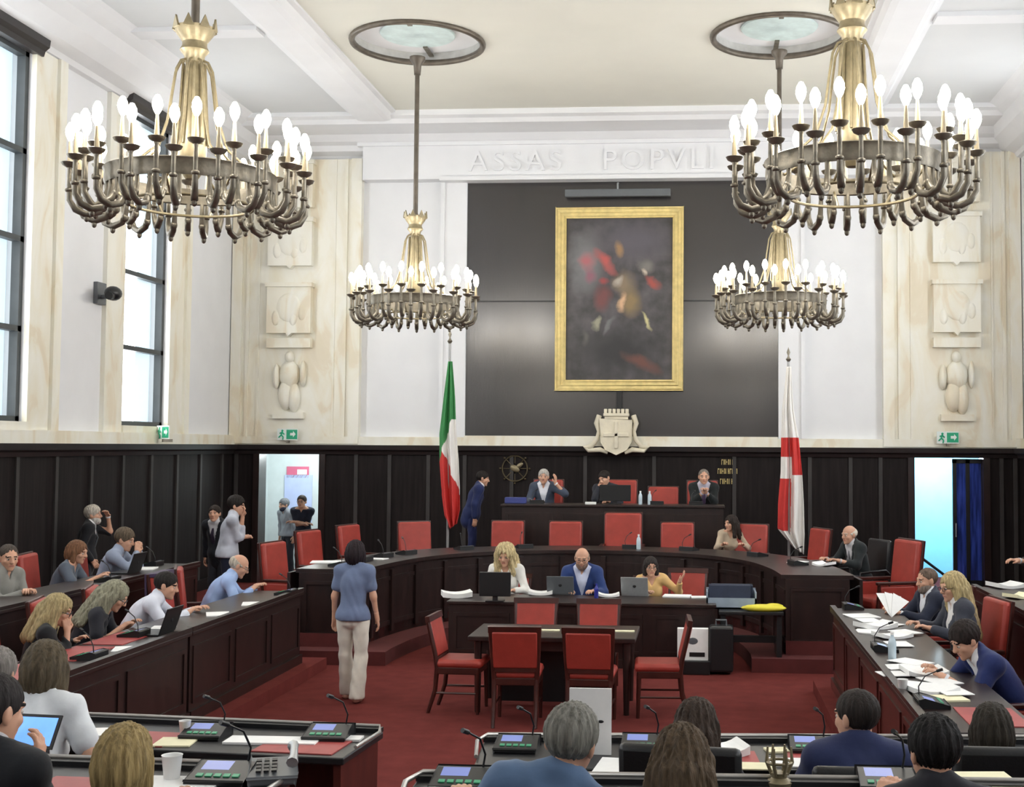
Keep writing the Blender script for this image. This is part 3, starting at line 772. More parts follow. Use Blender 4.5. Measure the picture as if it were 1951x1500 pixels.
t = thing('picture_light', 'long dim picture light bar above the gilt frame', 'lamp', (-1.6, YB - .07, 7.62))
b = MB(); b.bb(-1.0, 1.0, -.22, -.12, -.26, -.12); b.build('bar', GREYP, t, bevel=.01)
b = MB(); b.tube([(0, -.02, .03), (0, -.17, .0), (0, -.17, -.14)], .018, 8); b.build('arm', SILVER, t, 60)
t = thing('painting_post', 'thin black post under the painting, above the stone emblem', 'post', (-1.56, YB - .12, 3.3))
b = MB(); b.bb(-.05, .05, -.04, .04, 0, .38); b.build('upright', BLACK, t)
t = thing('stone_emblem', 'cream carved stone coat of arms with crown on the ledge', 'coat of arms', (-1.6, YB - .3, 2.52))
b = MB(); b.prism([(-.3, .62), (.3, .62), (.29, .2), (.2, .05), (0, -.02), (-.2, .05), (-.29, .2)], -.06, .1, 'Y'); b.build('shield', CREAMS, t, bevel=.02)
b = MB(); b.bb(-.035, .035, -.085, -.05, .08, .58); b.bb(-.24, .24, -.085, -.05, .3, .37); b.build('cross_relief', CREAMS, t, bevel=.01)
b = MB(); b.bb(-.24, .24, -.08, .08, .68, .74)
for k in range(6): b.bb(-.23 + k * .08, -.17 + k * .08, -.07, .07, .74, .82)
b.bb(-.22, .22, -.05, .05, .62, .68); b.build('crown', CREAMS, t, bevel=.01)
b = MB()
for s in (-1, 1):
    b.tube([(s * .32, 0, .7), (s * .37, -.02, .55), (s * .33, 0, .4), (s * .36, 0, .25), (s * .47, 0, .12), (s * .6, 0, .1), (s * .52, -.02, .04), (s * .3, 0, .06), (s * .16, 0, .0)], [.05, .05, .035, .04, .05, .03, .04, .05, .03], 8)
b.build('foliage', CREAMS, t, 60)
# gold wheel emblem and small gold lettering on the wainscot
t = thing('wheel_emblem', 'round dull gold wheel emblem on dark wainscot left of presidency bench', 'emblem', on('Y', YB - .09, 981, 893))
b = MB(); b.tube([(.24 * cos(2 * pi * k / 32), 0, .24 * sin(2 * pi * k / 32)) for k in range(32)], .014, 6, True)
for k in range(8):
    q = 2 * pi * k / 8; b.tube([(.1 * cos(q), 0, .1 * sin(q)), (.25 * cos(q), 0, .25 * sin(q))], .008, 5); b.ell((.28 * cos(q), 0, .28 * sin(q)), (.02, .02, .02), 8, 6)
b.build('rim', pm('dull_bronze_gold', (92, 82, 60), .45, .5), t, 60)
b = MB(); b.ell((0, -.01, 0), (.1, .03, .06), 12, 8, Matrix.Rotation(.5, 3, 'Y')); b.ell((.09, -.01, .06), (.08, .02, .04), 10, 6, Matrix.Rotation(-.6, 3, 'Y')); b.build('figure', BRASS, t, 60)
t = thing('gold_lettering', 'three short rows of small gold letters on wainscot right of bench', 'lettering', on('Y', YB - .07, 1386, 898))
for z, n, w in ((.17, 6, .2), (-.0, 10, .34), (-.19, 7, .25)):
    b = MB()
    for k in range(n):
        x = -w / 2 + w * k / (n - 1) if n > 1 else 0
        b.bb(x - .012, x - .003, -.012, .005, z - .05, z + .05)
        if k % 3 != 1: b.bb(x - .012, x + .014, -.012, .005, z + (.03, -.05, -.01)[k % 3], z + (.05, -.03, .01)[k % 3])
        if k % 2: b.bb(x + .006, x + .014, -.012, .005, z - .05, z + .05)
    b.build('letter_row', GILT, t)

# ================================================================== FLAGS
def flag(label, base, ztop, outline, colour, mats, hand):
    t = thing('flag_on_pole', label, 'flag', base)
    b = MB(); b.tube([(0, 0, .05), (0, 0, ztop)], .022, 8); b.build('pole', pm('grey_flagpole', (150, 150, 150), .4, .3), t, 60)
    b = MB(); b.lathe([(.02, 0), (.045, .04), (.02, .07), (.012, .1), (.03, .15), (0, .24)], 10, (0, 0, ztop)); b.build('finial', BRONZE, t, 50)
    b = MB(); b.lathe([(.2, 0), (.2, .04), (.07, .09), (.04, .3), (.03, .32)], 16); b.build('base', BRONZE, t, 40)
    nu, nv = 64, 150; vs = []; fs = []; mi = []
    zs = [o[0] for o in outline]
    for j in range(nv + 1):
        v = j / nv; z = zs[0] + (zs[-1] - zs[0]) * v
        l = np.interp(-z, [-o[0] for o in outline], [o[1] for o in outline]); r = np.interp(-z, [-o[0] for o in outline], [o[2] for o in outline])
        for i in range(nu + 1):
            u = i / nu
            am = (.02 + .05 * v)
            y = -.05 + am * sin(u * 15 + 1.3 * v) + .02 * sin(u * 31 + v * 4)
            x = l + (r - l) * (u + .025 * sin(u * 15 + 1))
            zz = z - .1 * v * v * (u if hand > 0 else (1 - u)) * (1 if v > .8 else 0)
            vs.append((x, y, zz))
    for j in range(nv):
        for i in range(nu):
            o = j * (nu + 1) + i
            fs.append((o, o + 1, o + nu + 2, o + nu + 1)); mi.append(colour((i + .5) / nu, (j + .5) / nv))
    b = MB(); b.v = vs; b.f = fs; b.mi = mi
    o = b.build('cloth', mats, t, 180); s = o.modifiers.new('thick', 'SOLIDIFY'); s.thickness = .006
    return t
FG, FWH, FR = pm('green_flag_cloth', (52, 128, 70), .7, var=.06), pm('white_flag_cloth', (230, 228, 224), .7, var=.03), pm('red_flag_cloth', (196, 48, 44), .7, var=.06)
def zpx(y, Y): return EYE - (y - 852) * Y / FPX
def tri(u, v):
    # v: 0 top (y 690) .. 1 bottom (y 1000)
    if v < .36 + .0 * u: return 0
    if v < .62 and u < (.62 - v) / .26 * .75 + .0: return 0
    if v < .56 + (u - .25) * .36: return 1
    return 2
fy = 20.5; f = 1 / FPX * fy
fb = on('Y', fy, 853, 1000); 
flag('green white and red tricolour flag hanging beside the curved desk', (fb.x, fy, .33), zpx(655, fy) - .33,
     [(zpx(y, fy) - .33, (l - 853) * f, (r - 853) * f) for y, l, r in ((690, 851, 859), (760, 842, 865), (830, 834, 869), (880, 835, 874), (930, 839, 877), (975, 846, 878), (1000, 858, 872))], tri, [FG, FWH, FR], -1)
def mil(u, v):
    # v: 0 (y 700) .. 1 (y 1040)
    if .39 < v < .5: return 1
    if .5 <= v < .6 and u > .55: return 1
    if .62 < v < .9 and u < .5 - max(0, (v - .62)) * .15 - .35 * max(0, .7 - v): return 1
    return 0
fb = on('Y', fy, 1503, 1000)
flag('white flag with red cross hanging on pole right of the desk', (fb.x, fy, .33), zpx(690, fy) - .33,
     [(zpx(y, fy) - .33, (l - 1503) * f, (r - 1503) * f) for y, l, r in ((700, 1499, 1507), (780, 1490, 1512), (835, 1488, 1522), (900, 1487, 1528), (960, 1482, 1531), (1005, 1481, 1532), (1040, 1512, 1530))], mil, [FWH, FR], 1)
# ================================================================== PEOPLE (signed-distance bodies meshed as one continuous skin)
NP = np
def _v(p): return np.array(p, float)
def rotm(ax, a):
    c, s = cos(a), sin(a)
    return {'X': np.array([[1, 0, 0], [0, c, -s], [0, s, c]]), 'Y': np.array([[c, 0, s], [0, 1, 0], [-s, 0, c]]), 'Z': np.array([[c, -s, 0], [s, c, 0], [0, 0, 1]])}[ax]
def cap(a, b, ra, rb=None): return ('c', _v(a), _v(b), ra, ra if rb is None else rb)
def ell(c, r, R=None): return ('e', _v(c), _v(r), np.eye(3) if R is None else R)
def grow(prims, d):
    out = []
    for p in prims:
        if p[0] == 'c': out.append(('c', p[1], p[2], p[3] + d, p[4] + d))
        else: out.append(('e', p[1], p[2] + d, p[3]))
    return out
def bound(p):
    if p[0] == 'c':
        r = max(p[3], p[4]); return np.minimum(p[1], p[2]) - r, np.maximum(p[1], p[2]) + r
    e = np.sqrt(((p[3] * p[2]) ** 2).sum(1)); return p[1] - e, p[1] + e
def dist(p, X, Y, Z):
    if p[0] == 'c':
        a, b = p[1], p[2]; d = b - a; L = max(d @ d, 1e-9)
        px, py, pz = X - a[0], Y - a[1], Z - a[2]
        t = np.clip((px * d[0] + py * d[1] + pz * d[2]) / L, 0, 1)
        return np.sqrt((px - t * d[0]) ** 2 + (py - t * d[1]) ** 2 + (pz - t * d[2]) ** 2) - (p[3] + (p[4] - p[3]) * t)
    c, r, R = p[1], p[2], p[3]
    px, py, pz = X - c[0], Y - c[1], Z - c[2]
    q = [(R[0, i] * px + R[1, i] * py + R[2, i] * pz) / r[i] for i in range(3)]
    k0 = np.sqrt(q[0] ** 2 + q[1] ** 2 + q[2] ** 2)
    k1 = np.sqrt((q[0] / r[0]) ** 2 + (q[1] / r[1]) ** 2 + (q[2] / r[2]) ** 2) + 1e-9
    return k0 * (k0 - 1) / k1
def smin(a, b, k):
    h = np.clip(.5 + .5 * (b - a) / k, 0, 1)
    return b + (a - b) * h - k * h * (1 - h)
def surface(prims, h, k, post=None):
    lo = np.min([bound(p)[0] for p in prims], 0) - 3 * h; hi = np.max([bound(p)[1] for p in prims], 0) + 3 * h
    n = np.ceil((hi - lo) / h).astype(int) + 1
    ax = [lo[i] + h * np.arange(n[i]) for i in range(3)]
    D = np.full(tuple(n), .5)
    for p in prims:
        a, b = bound(p); m = k + 2.5 * h
        i0 = np.clip(np.floor((a - m - lo) / h).astype(int), 0, n - 1); i1 = np.clip(np.ceil((b + m - lo) / h).astype(int) + 1, 1, n)
        s = tuple(slice(i0[i], i1[i]) for i in range(3))
        d = dist(p, ax[0][s[0]][:, None, None], ax[1][s[1]][None, :, None], ax[2][s[2]][None, None, :])
        D[s] = smin(D[s], d, k)
    if post is not None: D = post(D, ax[0][:, None, None], ax[1][None, :, None], ax[2][None, None, :])
    S = D < 0
    c = [S[i:n[0] - 1 + i, j:n[1] - 1 + j, l:n[2] - 1 + l] for i in (0, 1) for j in (0, 1) for l in (0, 1)]
    al = c[0] & c[1] & c[2] & c[3] & c[4] & c[5] & c[6] & c[7]; an = c[0] | c[1] | c[2] | c[3] | c[4] | c[5] | c[6] | c[7]
    mix = an & ~al
    idx = np.full(mix.shape, -1); I = np.argwhere(mix); idx[mix] = np.arange(len(I))
    pos = np.zeros((len(I), 3)); cnt = np.zeros(len(I))
    for axis in range(3):
        o1, o2 = [q for q in range(3) if q != axis]
        for u in (0, 1):
            for w in (0, 1):
                a = np.zeros(3, int); a[o1] = u; a[o2] = w; b = a.copy(); b[axis] = 1
                A, B = I + a, I + b
                da, db = D[A[:, 0], A[:, 1], A[:, 2]], D[B[:, 0], B[:, 1], B[:, 2]]
                cr = (da < 0) != (db < 0)
                t = np.where(cr, da / np.where(da - db == 0, 1, da - db), 0)
                pp = A + 0.; pp[:, axis] += t
                pos += pp * cr[:, None]; cnt += cr
    V = lo + h * pos / cnt[:, None]
    Q = []
    for axis in range(3):
        o1, o2 = [q for q in range(3) if q != axis]
        sl0 = [slice(None)] * 3; sl1 = [slice(None)] * 3
        sl0[axis] = slice(0, -1); sl1[axis] = slice(1, None)
        ch = S[tuple(sl0)] != S[tuple(sl1)]; E = np.argwhere(ch)
        E = E[(E[:, o1] > 0) & (E[:, o2] > 0) & (E[:, o1] < n[o1] - 1) & (E[:, o2] < n[o2] - 1)]
        if not len(E): continue
        def g(u, w):
            G = E.copy(); G[:, o1] -= u; G[:, o2] -= w; return idx[G[:, 0], G[:, 1], G[:, 2]]
        q = np.stack([g(1, 1), g(0, 1), g(0, 0), g(1, 0)], 1)
        fl = S[E[:, 0], E[:, 1], E[:, 2]]
        if axis == 1: fl = ~fl
        q[~fl] = q[~fl][:, ::-1]; Q.append(q)
    return V, np.concatenate(Q)
def np_mesh(name, parts, mats, parent):
    """parts: list of (verts, quads, material index array or int)"""
    V = []; F = []; MI = []; o = 0
    for v, f, m in parts:
        V.append(v); F.append(f + o); o += len(v); MI.append(np.full(len(f), m) if np.isscalar(m) else m)
    V = np.concatenate(V).astype(np.float32); F = np.concatenate(F).astype(np.int32); MI = np.concatenate(MI).astype(np.int32)
    me = bpy.data.meshes.new(name)
    me.vertices.add(len(V)); me.vertices.foreach_set('co', V.ravel())
    me.loops.add(F.size); me.loops.foreach_set('vertex_index', F.ravel())
    me.polygons.add(len(F)); me.polygons.foreach_set('loop_start', np.arange(0, F.size, 4, dtype=np.int32)); me.polygons.foreach_set('loop_total', np.full(len(F), 4, np.int32))
    for m in mats: me.materials.append(m)
    me.polygons.foreach_set('material_index', MI)
    me.update(calc_edges=True); me.validate(); me.shade_smooth()
    ob = bpy.data.objects.new(name, me); COL.objects.link(ob); ob.parent = parent
    return ob

def cloth(c, fine=1.): return pm('cloth_%d_%d_%d' % c, c, .8, var=.1, scale=7, bump=.25, bscale=16, sheen=.12, spec=.25)
def skinm(c): return pm('skin_%d_%d_%d' % c, c, .5, var=.05, scale=12, bump=.04, bscale=90, spec=.4)
def hairm(c): return pm('hair_%d_%d_%d' % c, c, .65, var=.4, scale=7, stretch=(9, 9, 1), bump=.6, bscale=14, spec=.2)
LIP = pm('lips', (178, 116, 102), .5); EYEW = pm('eye_white', (196, 184, 174), .35); EYED = pm('eye_iris', (48, 36, 28), .2)
SKIN = (205, 158, 132)

def hand_prims(w, d, nrm, side, curl, s=1.):
    """wrist, finger direction, back-of-hand normal; side +1 puts the thumb on d x nrm"""
    d = d / np.linalg.norm(d); n = nrm - d * (nrm @ d); n = n / np.linalg.norm(n); x = np.cross(d, n) * side
    P = lambda a, b, c: w + (x * a + d * b + n * c) * s
    pr = [cap(P(-.0, -.02, 0), P(0, .02, 0), .026 * s, .027 * s)]
    for a in (-.028, -.009, .010, .028): pr.append(cap(P(a * .6, .02, 0), P(a, .085, .003), .0165 * s, .0125 * s))
    for a, b, L, sp in ((-.031, .085, .058, -.1), (-.0105, .092, .073, -.03), (.0105, .092, .078, .04), (.031, .087, .068, .12)):
        q = P(a, b, .002); an = curl * .55
        for seg, (ln, r0, r1) in enumerate(((.45, .0095, .009), (.32, .009, .008), (.26, .008, .0068))):
            dd = d * cos(an) - n * sin(an) + x * sp * .6; e = q + dd * L * ln * s
            pr.append(cap(q, e, r0 * s, r1 * s)); q = e; an += curl * .75
    q = P(.024, .015, -.006); e = P(.052, .045, -.014 - .01 * curl); pr.append(cap(q, e, .0145 * s, .0115 * s))
    f = P(.058 - .012 * curl, .078, -.02 - .02 * curl); pr.append(cap(e, f, .011 * s, .0085 * s))
    return pr
def head_prims(fem):
    j = .88 if fem else 1.
    return [ell((0, -.012, .028), (.074, .094, .086)), ell((0, .022, -.025), (.064 * j + .004, .068, .084)), ell((0, .045, -.078), (.043 * j, .042, .034)),
            cap((0, .09, .012), (0, .106, -.02), .008, .013), ell((.0, .098, -.024), (.019, .014, .01)), cap((-.036, .078, .026), (.036, .078, .026), .012), ell((.04, .062, -.022), (.022, .02, .02)), ell((-.04, .062, -.022), (.022, .02, .02)),
            cap((-.018, .082, -.052), (.018, .082, -.052), .0095), cap((-.014, .08, -.062), (.014, .08, -.062), .0085), ell((0, .076, -.094), (.022, .016, .018)),
            ell((.077, -.008, -.004), (.011, .021, .033), rotm('Z', .35)), ell((-.077, -.008, -.004), (.011, .021, .033), rotm('Z', -.35))]
def hair_part(style, length, seed):
    """returns prims and a post function in the head frame"""
    base = [ell((0, -.014, .034), (.084, .104, .093))]
    r = np.random.default_rng(seed)
    ph = r.uniform(0, 6, 6)
    def tex(D, X, Y, Z, amp=.0035):
        A = np.arctan2(Y + .02, X)
        return D + amp * np.sin(A * 17 + ph[0] + 9 * Z) + amp * .7 * np.sin(A * 31 + ph[1] - 14 * Z + 3 * np.sin(Z * 40 + ph[2]))
    def face(D, X, Y, Z, w=.056, hi=.062):
        q = np.sqrt((X / w) ** 2 + ((Y - .1) / .085) ** 2 + ((Z + .045) / (hi + .045)) ** 2)
        return np.maximum(D, -(q - 1) * .05)
    def side(D, X, Y, Z, off):
        return np.maximum(D, -(Z - Y * .95 + off) / 1.38)
    if style == 'short': return base, lambda D, X, Y, Z: side(tex(face(D, X, Y, Z), X, Y, Z, .002), X, Y, Z, .028)
    if style == 'thick': return [ell((0, -.014, .042), (.09, .108, .1))], lambda D, X, Y, Z: side(tex(face(D, X, Y, Z), X, Y, Z), X, Y, Z, .036)
    if style == 'receding': return [ell((0, -.02, .03), (.082, .1, .09))], lambda D, X, Y, Z: side(tex(face(D, X, Y, Z, .06, .09), X, Y, Z, .002), X, Y, Z, .0)
    if style == 'fringe': return [ell((0, -.018, .02), (.083, .102, .08))], lambda D, X, Y, Z: np.maximum(side(tex(D, X, Y, Z, .002), X, Y, Z, .02), (Z + Y * .35 - .035))
    if style == 'bob':
        pr = base + [ell((0, -.045, -.02), (.09, .085, .115)), cap((-.07, .0, 0), (-.072, .01, -.09), .03, .028), cap((.07, .0, 0), (.072, .01, -.09), .03, .028)]
        return pr, lambda D, X, Y, Z: tex(face(D, X, Y, Z), X, Y, Z)
    L = length
    pr = base + [ell((0, -.03, .0), (.094, .1, .12)), cap((0, -.075, -.04), (0, -.11, -L), .085, .07), cap((-.075, -.005, 0), (-.09, .03, -L * .8), .035, .032), cap((.075, -.005, 0), (.09, .03, -L * .8), .035, .032), cap((-.07, -.05, -.05), (-.1, -.08, -L * .95), .05, .04), cap((.07, -.05, -.05), (.1, -.08, -L * .95), .05, .04)]
    if style == 'curly': return [ell((0, -.02, .04), (.105, .115, .1))] + grow(pr[1:], .012), lambda D, X, Y, Z: tex(face(D, X, Y, Z, .06), X, Y, Z, .008)
    return pr, lambda D, X, Y, Z: tex(face(D, X, Y, Z), X, Y, Z, .0045)

PEOPLE = {}
def person(label, head, plane, floor, face, seated=True, lean=6, slean=0, hunch=10, look=(0, 0, 0), hands=None, curl=(.6, .6), hnorm=(None, None), hdir=(None, None), hair=('short', (50, 40, 34)), skin=SKIN, top=((120, 130, 150), 'long'),
           jacket=None, tie=None, legs=(44, 46, 54), legstyle=None, shoes=(28, 26, 26), beard=None, glasses=False, fem=False, fine=1., seat=.47, wide=1., scale=None, dh=.82):
    HS = 1.14
    px, py = head
    target = on(plane[0], plane[1], px, py)
    yaw, pit, rol = [radians(a) for a in look]
    a1, a2, sl = radians(lean), radians(lean + hunch), radians(slean)
    Rs = rotm('Y', sl) @ rotm('X', -a1); Ru = rotm('Y', sl) @ rotm('X', -a2)
    up1, up2 = Rs @ _v((0, 0, 1)), Ru @ _v((0, 0, 1))
    P0 = _v((0, 0, seat + .1)) if seated else _v((0, 0, .95))
    M1 = P0 + .28 * up1; NB = M1 + .25 * up2
    sw = (.165 if fem else .185) * wide
    SH = [NB - .055 * up2 + Ru @ _v((s * sw, 0, 0)) for s in (-1, 1)]
    nd = rotm('Y', sl) @ rotm('X', -(a2 * .55 + max(0, pit) * .35)) @ _v((0, 0, 1))
    HC = NB + .145 * nd + _v((0, .018, 0))
    Rh = rotm('Z', yaw) @ rotm('X', -pit) @ rotm('Y', rol)
    if seated: HP = [P0 + _v((s * .09, .02, -.03)) for s in (-1, 1)]; KN = [_v((s * .12, .46, seat + .08)) for s in (-1, 1)]; AN = [_v((s * .12, .42, .09)) for s in (-1, 1)]
    else: HP = [P0 + _v((s * .09, 0, -.03)) for s in (-1, 1)]; KN = [_v((s * .095, .025, .5)) for s in (-1, 1)]; AN = [_v((s * .1, -.02, .09)) for s in (-1, 1)]
    if legstyle == 'walk': KN = [_v((-.1, .06, .5)), _v((.1, .0, .5))]; AN = [_v((-.1, .13, .09)), _v((.095, -.1, .1))]
    topz = (HC + Rh @ _v((0, -.01, .118)) * HS)[2] + .012
    S = scale or max(.88, min(1.12, (target.z - floor) / topz))
    hw = HC + Rh @ _v((0, 0, .05)); fr = radians(face)
    off = Matrix.Rotation(fr, 3, 'Z') @ Vector((hw[0], hw[1], 0)) * S
    t = thing('person', label, 'person', (target.x - off.x, target.y - off.y, floor), fr); t.scale = (S,) * 3
    PEOPLE[label] = (t, S, (target.z - floor) / topz)
    # ---- arms
    if seated and hands: hands = [(h_[0], h_[1], (dh + .022) / S) if .79 < h_[2] < .9 else h_ for h_ in hands]
    if hands is None: hands = [(-.17, .4, (dh + .035) / S), (.17, .4, (dh + .035) / S)] if seated else [(-.24, .04, .80), (.24, .04, .80)]
    WR, EL, HD = [], [], []
    for i, s in enumerate((-1, 1)):
        w = _v(hands[i]); v = w - SH[i]; d = np.linalg.norm(v); l1, l2 = .285, .255
        if d > .535: w = SH[i] + v / d * .535; v = w - SH[i]; d = .535
        v = v / d; c = (l1 * l1 - l2 * l2 + d * d) / (2 * d); hh = sqrt(max(l1 * l1 - c * c, 0))
        hint = _v((s * .55, -.35, -.8)) if seated else (_v((s * .35, -.25, -.95)) if w[2] > 1.02 else _v((s * .35, -.8, -.3))); hint = hint - v * (hint @ v); hint /= np.linalg.norm(hint)
        e = SH[i] + v * c + hint * hh
        WR.append(w); EL.append(e); HD.append(_v(hdir[i]) if hdir[i] is not None else (w - e) / np.linalg.norm(w - e))
    f = .9 if fem else 1.
    torso = [ell(P0 + _v((0, -.005, 0)), (.165 * f * wide + (.012 if fem else 0), .12, .125), Rs), ell(P0 + .17 * up1, ((.128 if fem else .148) * wide, .105 * wide, .15), Rs),
             ell(M1 + .06 * up2 + Ru @ _v((0, .0, 0)), (.15 * f * wide, .112, .175), Ru), cap(SH[0], SH[1], .062 * f), cap(NB + .035 * up2, SH[0] * .75 + NB * .25, .05, .055), cap(NB + .035 * up2, SH[1] * .75 + NB * .25, .05, .055)]
    if fem: torso += [ell(M1 + .03 * up2 + Ru @ _v((s * .07, .085, 0)), (.062, .055, .06), Ru) for s in (-1, 1)]
    neck = [cap(NB - .03 * up2, HC + Rh @ _v((0, -.02, -.05)), .058 * f, .054 * f)]
    ua = [cap(SH[i], EL[i], .052 * f, .041 * f) for i in (0, 1)]
    fa = [cap(EL[i], WR[i], .041 * f, .028 * f) for i in (0, 1)]
    hk = .083 if not fem else .086
    lg = []
    for i in (0, 1): lg += [cap(HP[i], KN[i], hk, .058), cap(KN[i], AN[i], .056, .038)]
    ft = [cap(AN[i] + _v((0, -.03, -.045)), AN[i] + _v((0, .13, -.06)), .036, .03) for i in (0, 1)]
    sk = skinm(skin)
    parts = [surface(torso + neck + ua + fa + lg + ft, .021 * min(1, fine * 1.2), .035) + (0,)]
    hv, hf = surface(head_prims(fem) + [cap((0, -.02, -.05), Rh.T @ (NB - HC) / HS, .049 * f, .05 * f)], .0075 * fine, .012,
                     lambda D, X, Y, Z: np.maximum(D, -(np.minimum(np.sqrt((X - .031) ** 2 + (Y - .108) ** 2 + (Z - .004) ** 2), np.sqrt((X + .031) ** 2 + (Y - .108) ** 2 + (Z - .004) ** 2)) - .021)))
    fc = hv[hf].mean(1); mi = np.zeros(len(hf), int)
    mi[(abs(fc[:, 2] + .057) < .0075) & (abs(fc[:, 0]) < .024 - abs(fc[:, 2] + .057) * .9) & (fc[:, 1] > .07)] = 1
    mi[(abs(fc[:, 2] - .029 + (abs(fc[:, 0]) - .03) * .1) < .0042) & (abs(abs(fc[:, 0]) - .031) < .019) & (fc[:, 1] > .055)] = 2
    parts.append((hv * HS @ Rh.T + HC, hf, mi))
    for i, s in enumerate((-1, 1)):
        dn = HD[i]; nn = _v(hnorm[i]) if hnorm[i] is not None else (_v((0, 0, 1)) if abs(dn[2]) < .75 else _v((s, .3, 0)))
        # thumb towards the body's midline
        nn = nn - dn * (nn @ dn); nn /= np.linalg.norm(nn); xx = np.cross(dn, nn)
        sd = 1 if xx @ (_v((0, .4, .3)) - _v((s, 0, 0))) > 0 else -1
        hp = hand_prims(WR[i], dn, nn, sd, curl[i], .95 if fem else 1.03) + [cap(EL[i] * .25 + WR[i] * .75, WR[i], .031 * f, .0275 * f)]
        parts.append(surface(hp, .0065 * max(.8, fine), .008) + (0,))
    hc = hair[1]
    np_mesh('body', parts, [sk, LIP, hairm(tuple(int(v * .8) for v in hc))], t)
    for s in (-1, 1):
        b = MB(); c = HC + Rh @ _v((s * .031, .0765, .004)) * HS
        b.ell((0, 0, 0), (.0142, .0142, .0115), 12, 8); b.v = [tuple(Rh @ _v(v) + c) for v in b.v]
        for k, fcs in enumerate(b.f):
            m = Rh.T @ (np.mean([b.v[q] for q in fcs], 0) - c); b.mi[k] = 1 if hypot(m[0], m[2]) < .0085 and m[1] > 0 else 0
        b.build('eye', [EYEW, EYED], t, 60)
    # ---- hair
    pr, post = hair_part(hair[0], hair[2] if len(hair) > 2 else .3, len(PEOPLE))
    v, q = surface(pr, .009 * max(.7, fine), .02, post); np_mesh('hair', [(v * HS @ Rh.T + HC, q, 0)], [hairm(hc)], t)
    if beard:
        v, q = surface(grow([ell((0, .03, -.06), (.066, .062, .055)), ell((0, .05, -.085), (.046, .046, .036))], .006), .008, .015,
                       lambda D, X, Y, Z: np.maximum(np.maximum(D, Z + .03 + .35 * (Y - .05) * (Y > .05)), -(np.sqrt((X / .024) ** 2 + ((Y - .1) / .03) ** 2 + ((Z + .052) / .013) ** 2) - 1) * .012))
        np_mesh('beard', [(v * HS @ Rh.T + HC, q, 0)], [hairm(beard)], t)
    if glasses:
        b = MB()
        for s in (-1, 1):
            b.tube([(s * .032 + .022 * cos(2 * pi * k / 16), .102, .002 + .017 * sin(2 * pi * k / 16)) for k in range(16)], .0022, 5, True)
            b.tube([(s * .054, .1, .006), (s * .076, .06, .008), (s * .08, -.005, .008)], .002, 5)
        b.tube([(-.01, .103, .006), (0, .106, .009), (.01, .103, .006)], .002, 5)
        b.v = [tuple(Rh @ _v(p) * HS + HC) for p in b.v]; b.build('glasses', BLACK, t, 60)
    # ---- clothes
    tc, sl_ = top; h = .0165 * min(1, fine * 1.15)
    def sleeve(kind, d0, cuff=.0):
        if kind == 'none': return []
        if kind == 'short': return [cap(SH[i], SH[i] + (EL[i] - SH[i]) * .62, .052 * f + d0, .047 * f + d0 * 1.5) for i in (0, 1)]
        if kind == 'rolled': return grow(ua, d0) + [cap(EL[i], EL[i] + (WR[i] - EL[i]) * .35, .041 * f + d0, .039 * f + d0) for i in (0, 1)]
        return grow(ua, d0) + [cap(EL[i], EL[i] + (WR[i] - EL[i]) * (.93 - cuff), .041 * f + d0, .03 * f + d0 * .8) for i in (0, 1)]
    def folds(D, X, Y, Z, a=.0045):
        return D + a * np.sin(34 * Z + 9 * X + 5 * np.sin(14 * X + 6 * Y)) * np.sin(11 * X + 17 * Y + 3)
    ring = [cap(NB + .03 * up2 + Ru @ _v((.058 * cos(q), .052 * sin(q) + .004, -.012 * sin(q))), NB + .03 * up2 + Ru @ _v((.058 * cos(q + .55), .052 * sin(q + .55) + .004, -.012 * sin(q + .55))), .013) for q in np.arange(0, 2 * pi, .52)]
    if jacket: shirt = grow(torso, .012) + ring
    else: shirt = grow(torso, .017) + ([cap(P0 + .08 * up1, P0 - .1 * up1, .145 * f, .15 * f), ell(P0 - .03 * up1, (.218 * f * wide, .16, .16), Rs)] if not seated else []) + sleeve(sl_, .014) + (ring if sl_ in ('long', 'rolled') and not fem else [])
    VB = M1 - .28 * up2
    def neckline(D, X, Y, Z, top, til):
        q = (X - VB[0]) * up2[0] + (Y - VB[1]) * up2[1] + (Z - VB[2]) * up2[2]; w = Ru[:, 1]
        l = (X - VB[0]) * w[0] + (Y - VB[1]) * w[1] + (Z - VB[2]) * w[2]
        return np.maximum(D, q + til * l - top)
    def vee(D, X, Y, Z, z0, wd):
        px, py, pz = X - VB[0], Y - VB[1], Z - VB[2]
        R = Ru; lx = R[0, 0] * px + R[1, 0] * py + R[2, 0] * pz; ly = R[0, 1] * px + R[1, 1] * py + R[2, 1] * pz; lz = R[0, 2] * px + R[1, 2] * py + R[2, 2] * pz
        cut = np.minimum((lz - z0) * wd - abs(lx), ly - .03)
        return np.maximum(D, cut)
    if sl_ == 'short' or (fem and not jacket): sp = lambda D, X, Y, Z: neckline(vee(folds(D, X, Y, Z), X, Y, Z, .42 if fem else .47, .5), X, Y, Z, .555, .4)
    elif tie: sp = folds
    else: sp = lambda D, X, Y, Z: vee(folds(D, X, Y, Z), X, Y, Z, .46, .3)
    if not seated:
        sp0 = sp; sp = lambda D, X, Y, Z: np.maximum(sp0(D, X, Y, Z), (P0[2] - .06 - .02 * X) - Z)
    np_mesh('shirt', [surface(shirt, h, .035, sp) + (0,)], [cloth(tc)], t)
